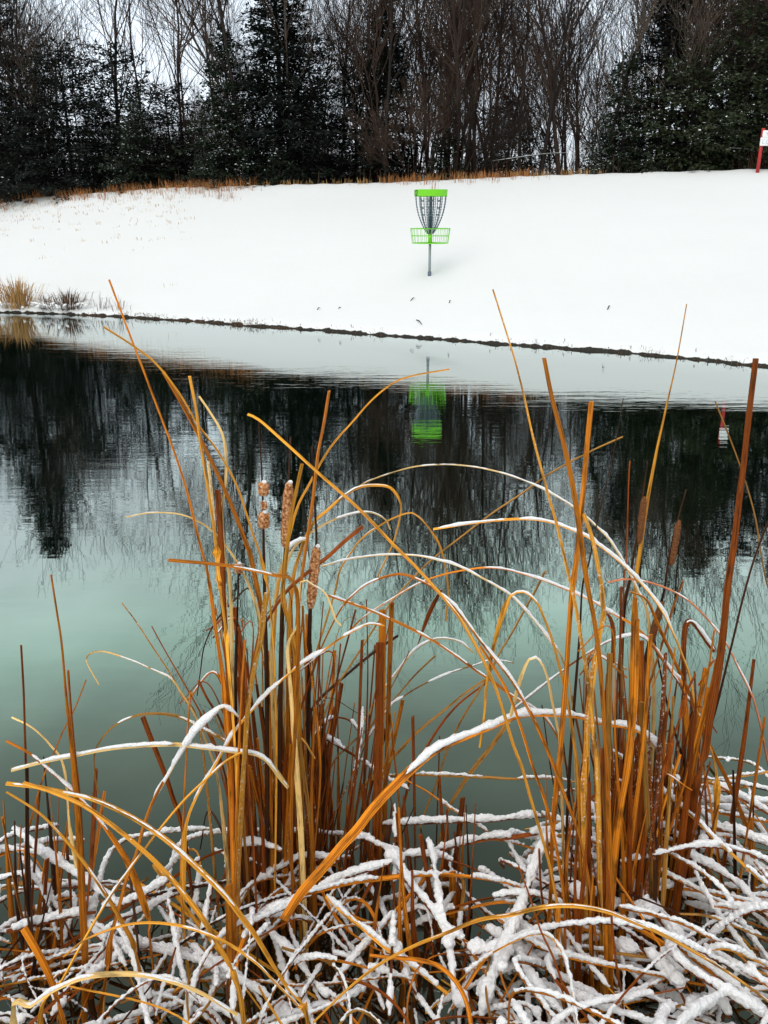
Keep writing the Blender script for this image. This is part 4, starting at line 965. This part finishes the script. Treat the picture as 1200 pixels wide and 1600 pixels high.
def zone(px):
    for a, b, l, g_ in zones:
        if a <= px < b: return l, g_
    return zones[-1][2:]
for i in range(128):
    px = rt.uniform(-150, 1350) if i < 102 else rt.uniform(560, 1150); D = cD(px) + 1.2 + rt.random() ** 1.2 * 13
    l, g_ = zone(px); v = rt.choice((0, 1, 2, 3, 4, 8, 0, 2, 5)); k = rt.choice((0, 1, 1, 2)) if 640 < px < 900 else rt.choice((0, 0, 1, 1, 2))
    tone_ = ('blackish', 'dark brown', 'pale grey brown')[k]; form_ = 'twin stemmed' if v in (3, 5, 8) else 'single stemmed'; far_ = 'deeper in the wood' if D > cD(px) + 6 else 'near the wood edge'
    l = f"{tone_} {form_} {l.replace('slim ', '')} {far_}"[:200]; l = ' '.join(l.split()[:16]); g_ = f'{g_}, {tone_} {form_} {far_}'
    tree(px, D, v, k, rt.uniform(.8, 1.05) if px < 420 else rt.uniform(.66, .88), rt.uniform(0, 6.28), (rt.gauss(0, .06), rt.gauss(0, .06)), l, g_)
# leaning fan of slim trunks right of the basket
for i, (px, ln) in enumerate(((700, .20), (712, .26), (722, .32), (690, .15), (735, .36), (668, .08))):
    tree(px, cD(px) + 1.5 + i * .4, (8, 2, 0, 4, 2, 0)[i], 1, .86, i, (.0, ln), ('thickest', 'second', 'third', 'nearly upright', 'most steeply tilted', 'straightest')[i] + ' leaning slim tree in the fan of trees behind the basket', 'fan of leaning trees')
# understory brush
for i in range(70):
    px = rt.uniform(-120, 1320) if i % 3 else rt.uniform(-120, 600); D = cD(px) + rt.uniform(.5, 9)
    if 90 < px < 450 or px > 880: D = cD(px) + rt.uniform(3.5, 10)
    k = rt.choice((0, 1, 1, 2, 2)); sc_ = rt.uniform(.35, .85)
    where_ = ('by the left evergreens', 'around the tall pointed spruce', 'in the open wood right of the basket', 'by the right evergreens')[0 if px < 330 else 1 if px < 640 else 2 if px < 900 else 3]
    l = f"{'small' if sc_ < .6 else 'taller'} {('blackish', 'brown', 'pale')[k]} leafless thicket bush {where_}"
    o = tree(px, D, rt.choice((6, 7, 6, 7)), k, sc_, rt.uniform(0, 6.28), (0, 0), l, 'bushes: ' + l); o.name = 'bare_bush'; o['category'] = 'bush'
# far mass of twiggy wood
mb = MB(); rw = random.Random(8)
for i in range(9500):
    X = rw.uniform(-34, 34); Y = rw.uniform(38, 58); z = ground(X, Y); h = (2.0 + (2.4 if X < -4 else 3.6) * rw.random() ** 1.8) * (.85 + .35 * ns(X * .12, 1.7)); b0 = len(mb.V); w_ = rw.uniform(.008, .035); dx, dy = rw.gauss(0, .7), rw.gauss(0, .7)
    if rw.random() < .55: z += rw.uniform(0, 1.5); h *= .5; dx *= 2
    mb.V += [(X - w_, Y, z), (X + w_, Y, z), (X + dx + .004, Y + dy, z + h), (X, Y + w_, z)]; mb.UV += [(0, 0)] * 4
    mb.F += [(b0, b0 + 1, b0 + 2), (b0 + 1, b0 + 3, b0 + 2), (b0 + 3, b0, b0 + 2)]
fw = mb.build('far_woods', TWIG[0], uv=False); tag(fw, 'hazy brown mass of leafless wood beyond the nearer trees', 'woods', None, 'stuff')

# evergreens
def needle_mat(name, col):
    return simple(name, col, .7, 0, 0, 3.5, .55, .2)
NEEDLE = [needle_mat('spruce_needles', (.0065, .0105, .0075)), needle_mat('cedar_needles', (.014, .022, .011)), needle_mat('pale_needles', (.03, .04, .018))]
NSNOW = simple('snow_on_needles', (.62, .70, .68), .8, 0, 0, 8, .5)
def evergreen(rs, H, R, loose, snowy, droop=.25, dense=1.0, base=.0, rnd=.75):
    fo, sn, tr = MB(), MB(), MB()
    tr.tube([Vector((0, 0, -.2)), Vector((.04, .02, H * .5)), Vector((0, 0, H))], [H * .016, H * .010, .01], 7)
    z = H * .04 + base; nb = 0
    while z < H * .985:
        s = z / H
        rad = R * (1 - s) ** rnd * min(1, .55 + s * 4) + .08
        nbr = max(4, int((7 + 5 * (1 - s)) * dense))
        a0 = rs.uniform(0, 6.28)
        for j in range(nbr):
            a = a0 + 2 * PI * j / nbr + rs.gauss(0, .22); L = rad * rs.uniform(.62, 1.18) * (1 + loose * rs.gauss(0, .4)); L = max(.12, min(L, rad * 1.12))
            dz = rs.gauss(0, .12); up = lerp(-droop, .5, s)
            p0 = Vector((0, 0, z + dz)); dirv = Vector((math.cos(a), math.sin(a), up)).normalized()
            pts = [p0 + dirv * (L * t) + Vector((0, 0, -droop * .5 * L * t * t + .10 * L * max(0, t - .7))) for t in (0, .35, .7, 1)]
            tr.tube(pts, [.012, .009, .006, .003], 3, False)
            side = Vector((-math.sin(a), math.cos(a), 0))
            m = int(L * 46 * dense) + 5
            for q in range(m):
                t = rs.uniform(.15, 1) ** .8; i = min(2, int(t * 3)); c = pts[i].lerp(pts[i + 1], t * 3 - i)
                wd = .30 * L * (1.1 - t) + .07
                off = side * rs.uniform(-wd, wd); c = c + off + Vector((0, 0, rs.gauss(0, .05) - abs(off.length) * .25))
                sz = rs.uniform(.03, .09); d1 = (dirv * .6 + side * (1 if rs.random() < .5 else -1) * rs.uniform(.2, 1) + Vector((rs.gauss(0, .25), rs.gauss(0, .25), rs.gauss(-.15, .3)))).normalized()
                d2 = d1.cross(Vector((rs.gauss(0, .5), rs.gauss(0, .5), 1))).normalized() * sz * .42
                b0 = len(fo.V); fo.V += [tuple(c - d2 * .6), tuple(c + d1 * sz * .7 - d2), tuple(c + d1 * sz * 1.7), tuple(c + d1 * sz * .7 + d2), ]; fo.UV += [(0, 0)] * 4
                fo.F.append((b0, b0 + 1, b0 + 2, b0 + 3))
                if rs.random() < snowy * (.55 if snowy < .3 else 1) and t > .45 and ns(c.x * 1.5, c.y * 1.5, c.z * 1.5) > .10 - .25 * snowy and d1.z > -.25:
                    u = Vector((0, 0, .014)); b0 = len(sn.V); f = rs.uniform(.35, .75)
                    sn.V += [tuple(c + u), tuple(c + d1 * sz * .7 * f * 1.2 - d2 * f + u), tuple(c + d1 * sz * 1.5 * f + u), tuple(c + d1 * sz * .7 * f * 1.2 + d2 * f + u)]; sn.UV += [(0, 0)] * 4
                    sn.F.append((b0, b0 + 1, b0 + 2, b0 + 3))
        z += rs.uniform(.12, .22) / dense ** .5
    return mesh('trunk', tr.V, tr.F), mesh('foliage', fo.V, fo.F, False), mesh('snow', sn.V, sn.F, False)
re_ = random.Random(77)
def ev(px, D, H, R, loose, snowy, nm, label, kind='spruce_tree', cat='spruce', **kw):
    o = empty(kind, floorpt(px, D), label, cat)
    if kind == 'cedar_tree': kw.setdefault('rnd', .42); loose += .35
    t, f, s_ = evergreen(re_, H, R, loose, snowy, **kw)
    put('trunk', t, BARK[0], o); put('foliage', f, NEEDLE[nm], o)
    if len(s_.polygons): put('snow', s_, NSNOW, o)
    return o
ev(70, cD(70) + 1.6, 8.6, 2.2, .5, .04, 0, 'tallest dark spruce at the left edge, reaching above the picture', dense=1.25, rnd=.6)
ev(-25, cD(0) + 3.0, 7.4, 2.3, .4, .05, 0, 'dark spruce half cut by the left edge', dense=1.2)
ev(-120, cD(0) + 2.0, 7.8, 2.4, .4, .05, 0, 'dark spruce standing outside the left edge', dense=.8)
ev(168, cD(168) + 1.5, 4.3, 2.2, .5, .20, 0, 'broad dark cedar dusted with snow beside the tallest left spruce', 'cedar_tree', 'cedar', dense=1.1)
ev(238, cD(232) + 2.6, 4.2, 2.0, .5, .16, 0, 'low dark cedar behind the snowy young fir on the left', 'cedar_tree', 'cedar')
ev(262, cD(262) + .9, 2.2, 1.15, .5, .7, 1, 'small snow dusted fir at the edge of the wood on the left', 'fir_tree', 'fir')
ev(30, cD(30) + .9, 2.3, 1.5, .6, .10, 0, 'low dark bushy cedar under the left spruces', 'cedar_tree', 'cedar')
ev(120, cD(120) + .8, 2.6, 1.5, .6, .16, 0, 'low snow specked cedar before the trunk of the tallest left spruce', 'cedar_tree', 'cedar')
ev(458, cD(458) + 1.9, 6.15, 1.75, .35, .10, 0, 'tall pointed dark spruce in the middle of the wood', dense=1.3)
ev(388, cD(388) + 1.1, 3.9, 1.45, .5, .7, 1, 'snow dusted green spruce left of the tall pointed one', dense=1.15)
ev(500, cD(500) + 1.6, 3.6, 1.5, .5, .05, 0, 'dark bushy cedar at the right foot of the tall pointed spruce', 'cedar_tree', 'cedar')
ev(455, cD(455) + .5, .8, .6, .5, .55, 1, 'tiny snowy fir seedling at the foot of the tall pointed spruce', 'fir_tree', 'fir')
ev(305, cD(305) + 2.6, 3.1, 1.8, .5, .06, 0, 'wide dark cedar in the dip between the left cedars and the frosted spruce', 'cedar_tree', 'cedar')
ev(770, cD(770) + 5.5, 2.6, 1.6, .5, .05, 0, 'far dark cedar hidden among the slim trunks of the open wood', 'cedar_tree', 'cedar')
ev(602, cD(602) + 2.2, 4.6, 1.15, .4, .04, 0, 'narrow dark spruce up the slope behind the basket', dense=1.2)
ev(560, cD(560) + 2.5, 3.2, 1.2, .5, .04, 0, 'low dark cedar left of the narrow spruce', 'cedar_tree', 'cedar')
ev(688, cD(688) + 1.6, 1.9, .55, .5, .35, 1, 'little frosted fir among the leaning trunks', 'fir_tree', 'fir')
ev(975, cD(975) + 1.8, 4.2, 1.5, .6, .35, 0, 'dark spruce with snowy boughs right of the open brown wood', dense=1.1)
ev(925, cD(925) + 1.0, 2.6, 1.05, .6, .75, 1, 'snowy low spruce spreading out beside the open brown wood')
ev(1015, cD(1015) + .9, 2.5, 1.3, .7, .55, 2, 'pale olive green cedar arching low over the snow on the right', 'cedar_tree', 'cedar', dense=1.1)
ev(1085, cD(1085) + 1.2, 3.4, 1.7, .6, .10, 2, 'broad olive tinted cedar in the right hand thicket', 'cedar_tree', 'cedar', dense=1.1)
ev(1105, cD(1105) + 3.0, 6.0, 1.8, .6, .12, 0, 'tall dark spruce close to the right edge', dense=1.15)
ev(1175, cD(1175) + 2.0, 4.6, 1.7, .5, .06, 0, 'dark cedar behind the red sign post', 'cedar_tree', 'cedar')
ev(1245, cD(1245) + 2.0, 5.6, 1.9, .5, .06, 0, 'dark spruce just outside the right edge')

# snow lined limbs lying in the wood edge
def limb(px0, py0, px1, py1, D, r, label):
    A, Bb = atD(px0, py0, D), atD(px1, py1, D + .3); P = [A, A.lerp(Bb, .35) + Vector((0, 0, .02)), A.lerp(Bb, .7) + Vector((0, 0, .03)), Bb]
    pts = catmull(P, .08); base = A.copy(); k = len(pts)
    m = MB(); m.tube([p - base for p in pts], [r * (1 - .6 * i / k) for i in range(k)], 6); o = m.build('fallen_limb', BARK[2]); o.location = base
    m = MB()
    m.tube([p - base + Vector((0, 0, r * .8)) for p in pts], [r * .6 * (1 - .6 * i / k) * (1 + .5 * ns(i * .7)) for i in range(k)], 6); m.build('snow', NSNOW, o)
    tag(o, label, 'branch')
limb(770, 252, 885, 239, 21.3, .013, 'long thin snow lined limb lying level in the open brown wood')
limb(1010, 100, 1040, 140, 20.8, .014, 'bare grey limb poking out above the olive cedar')
limb(1140, 232, 1180, 238, 19.8, .014, 'short snow lined limb beside the red sign post')

# ------------------------------------------------------------------ dry grass
STRAW = [simple('straw', (.42, .24, .09), .8, 0, 0, 6, .4), simple('rust_grass', (.34, .14, .045), .8, 0, 0, 6, .4), simple('brown_stems', (.11, .06, .035), .8, 0, 0, 6, .4)]
rg = random.Random(4)
def gblades(mb, c, n, h, spread, w=.0045, bend=.5):
    for i in range(n):
        a = rg.uniform(0, 2 * PI); r = abs(rg.gauss(0, spread)); p = c + Vector((math.cos(a) * r, math.sin(a) * r, 0)); hh = h * rg.uniform(.4, 1.1)
        l = rg.uniform(0, bend); d = Vector((math.cos(a), math.sin(a), 0)) * hh * l
        sd = Vector((-math.sin(a + rg.gauss(0, 1)), math.cos(a), 0)).normalized() * w
        p.z -= .02
        q = p + d * .4 + Vector((0, 0, hh * .65)); e_ = p + d * 1.2 + Vector((0, 0, hh * (1 - l * .5)))
        b0 = len(mb.V); mb.V += [tuple(p - sd), tuple(p + sd), tuple(q + sd * .8), tuple(q - sd * .8), tuple(e_)]; mb.UV += [(0, 0)] * 5
        mb.F += [(b0, b0 + 1, b0 + 2, b0 + 3), (b0 + 3, b0 + 2, b0 + 4)]
def patch(name, label, mat, spots, kind='stuff'):
    mb = MB()
    for c, n, h, s in spots: gblades(mb, c, n, h, s)
    o = mb.build(name, mat, uv=False, smooth=False); tag(o, label, 'grass', None, kind); return o
def gp(px, dD): 
    D = cD(px) + dD; return floorpt(px, D)
sp = [(gp(rg.uniform(-100, 420), rg.gauss(-.2, .45)), 12, .3, .18) for i in range(210)] + [(gp(rg.uniform(600, 800), rg.gauss(.1, .3)), 10, .26, .15) for i in range(70)]
patch('dry_grass', 'orange brown dry grass fringing the edge of the wood', STRAW[1], sp)
sp = [(gp(rg.uniform(-100, 330), -abs(rg.gauss(0, 2.6)) + .3), 5, .10, .14) for i in range(430)] + [(gp(rg.uniform(430, 900), rg.gauss(.2, .2)), 6, .2, .15) for i in range(90)]
patch('dry_grass', 'thin straw stubble poking through the snow on the left of the slope', STRAW[0], sp)
sp = [(gp(rg.uniform(-120, 1300), rg.uniform(.4, 3)), 6, .6, .25) for i in range(330)]
patch('undergrowth', 'brown weeds and stems under the trees along the crest', STRAW[2], sp)
# shoreline stubble
mb = MB()
for i in range(900):
    px = rg.uniform(0, 1230) if rg.random() < .45 else rg.uniform(120, 470); a = (px - 600) / F * .985
    D = interp(a, SHORE) + rg.gauss(.02, .05); X = a * D
    gblades(mb, Vector((X, D, max(0, ground(X, D)))), 2, rg.uniform(.03, .09), .03, .004, 1.2)
o = mb.build('shore_stubble', STRAW[2], uv=False, smooth=False); tag(o, 'dark stubble and roots along the far waterline', 'grass', None, 'stuff')
# tufts on the far bank at the left
def tuft(px, n, h, s, mat, label, snowr=0, w=.006):
    a = (px - 600) / F * .985; D = interp(a, SHORE) + .22; c = Vector((a * D, D, ground(a * D, D)))
    m = MB(); gblades(m, Vector((0, 0, 0)), n, h, s, w, 1.0); o = m.build('grass_tuft', mat, uv=False, smooth=False); o.location = c; tag(o, label, 'grass tuft')
    if snowr:
        m = MB()
        for k in range(26):
            an = rg.uniform(0, 6.28); r = abs(rg.gauss(0, s * 1.6)); p = Vector((math.cos(an) * r, math.sin(an) * r - .05, .02)); q = p + Vector((rg.gauss(0, .1), rg.gauss(0, .05), rg.uniform(-.03, .09)))
            m.tube([p, p.lerp(q, .5) + Vector((0, 0, .02)), q], [snowr, snowr * 1.2, snowr * .5], 5)
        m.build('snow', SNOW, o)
tuft(34, 260, .62, .17, STRAW[0], 'tall orange straw tuft at the left end of the far bank', .02, .007)
tuft(-20, 200, .6, .2, STRAW[0], 'straw tuft just outside the left edge on the far bank', .014)
tuft(112, 170, .42, .16, STRAW[2], 'brown snow weighed tuft beside the orange straw tuft', .02)
tuft(78, 60, .3, .12, STRAW[2], 'low snowy tuft between the orange and the brown tuft', .02)
tuft(158, 26, .36, .12, STRAW[2], 'sparse thin stems right of the brown tuft', 0, .004)
tuft(192, 22, .34, .10, STRAW[2], 'few upright stems farthest right among the bank tufts', 0, .004)
# twigs on the slope
for px, py, dx, dy, l in ((645, 469, 7, -3, 'small dark twig on the snow below and left of the basket'), (703, 473, 3, -2, 'tiny dark speck of bark below and right of the basket'), (655, 505, 9, 9, 'thin bent twig on the snow nearest the water'), (498, 484, 5, -1, 'leftmost bit of bark on the bare snow'), (531, 483, 4, 0, 'small bit of bark just right of the leftmost one'), (951, 482, 4, -5, 'lone grass stem on the snow far right of the basket')):
    A = march(px - dx / 2, py - dy / 2); Bb = march(px + dx / 2, py + dy / 2); A.z += .008; Bb.z += .02; base = A.copy()
    m = MB(); m.tube([Vector((0, 0, 0)), (Bb - A) * .5 + Vector((0, 0, .02)), Bb - A], [.006, .008, .003], 5); o = m.build('twig', BARK[0]); o.location = base; tag(o, l, 'twig')
print('objects', len(bpy.data.objects))
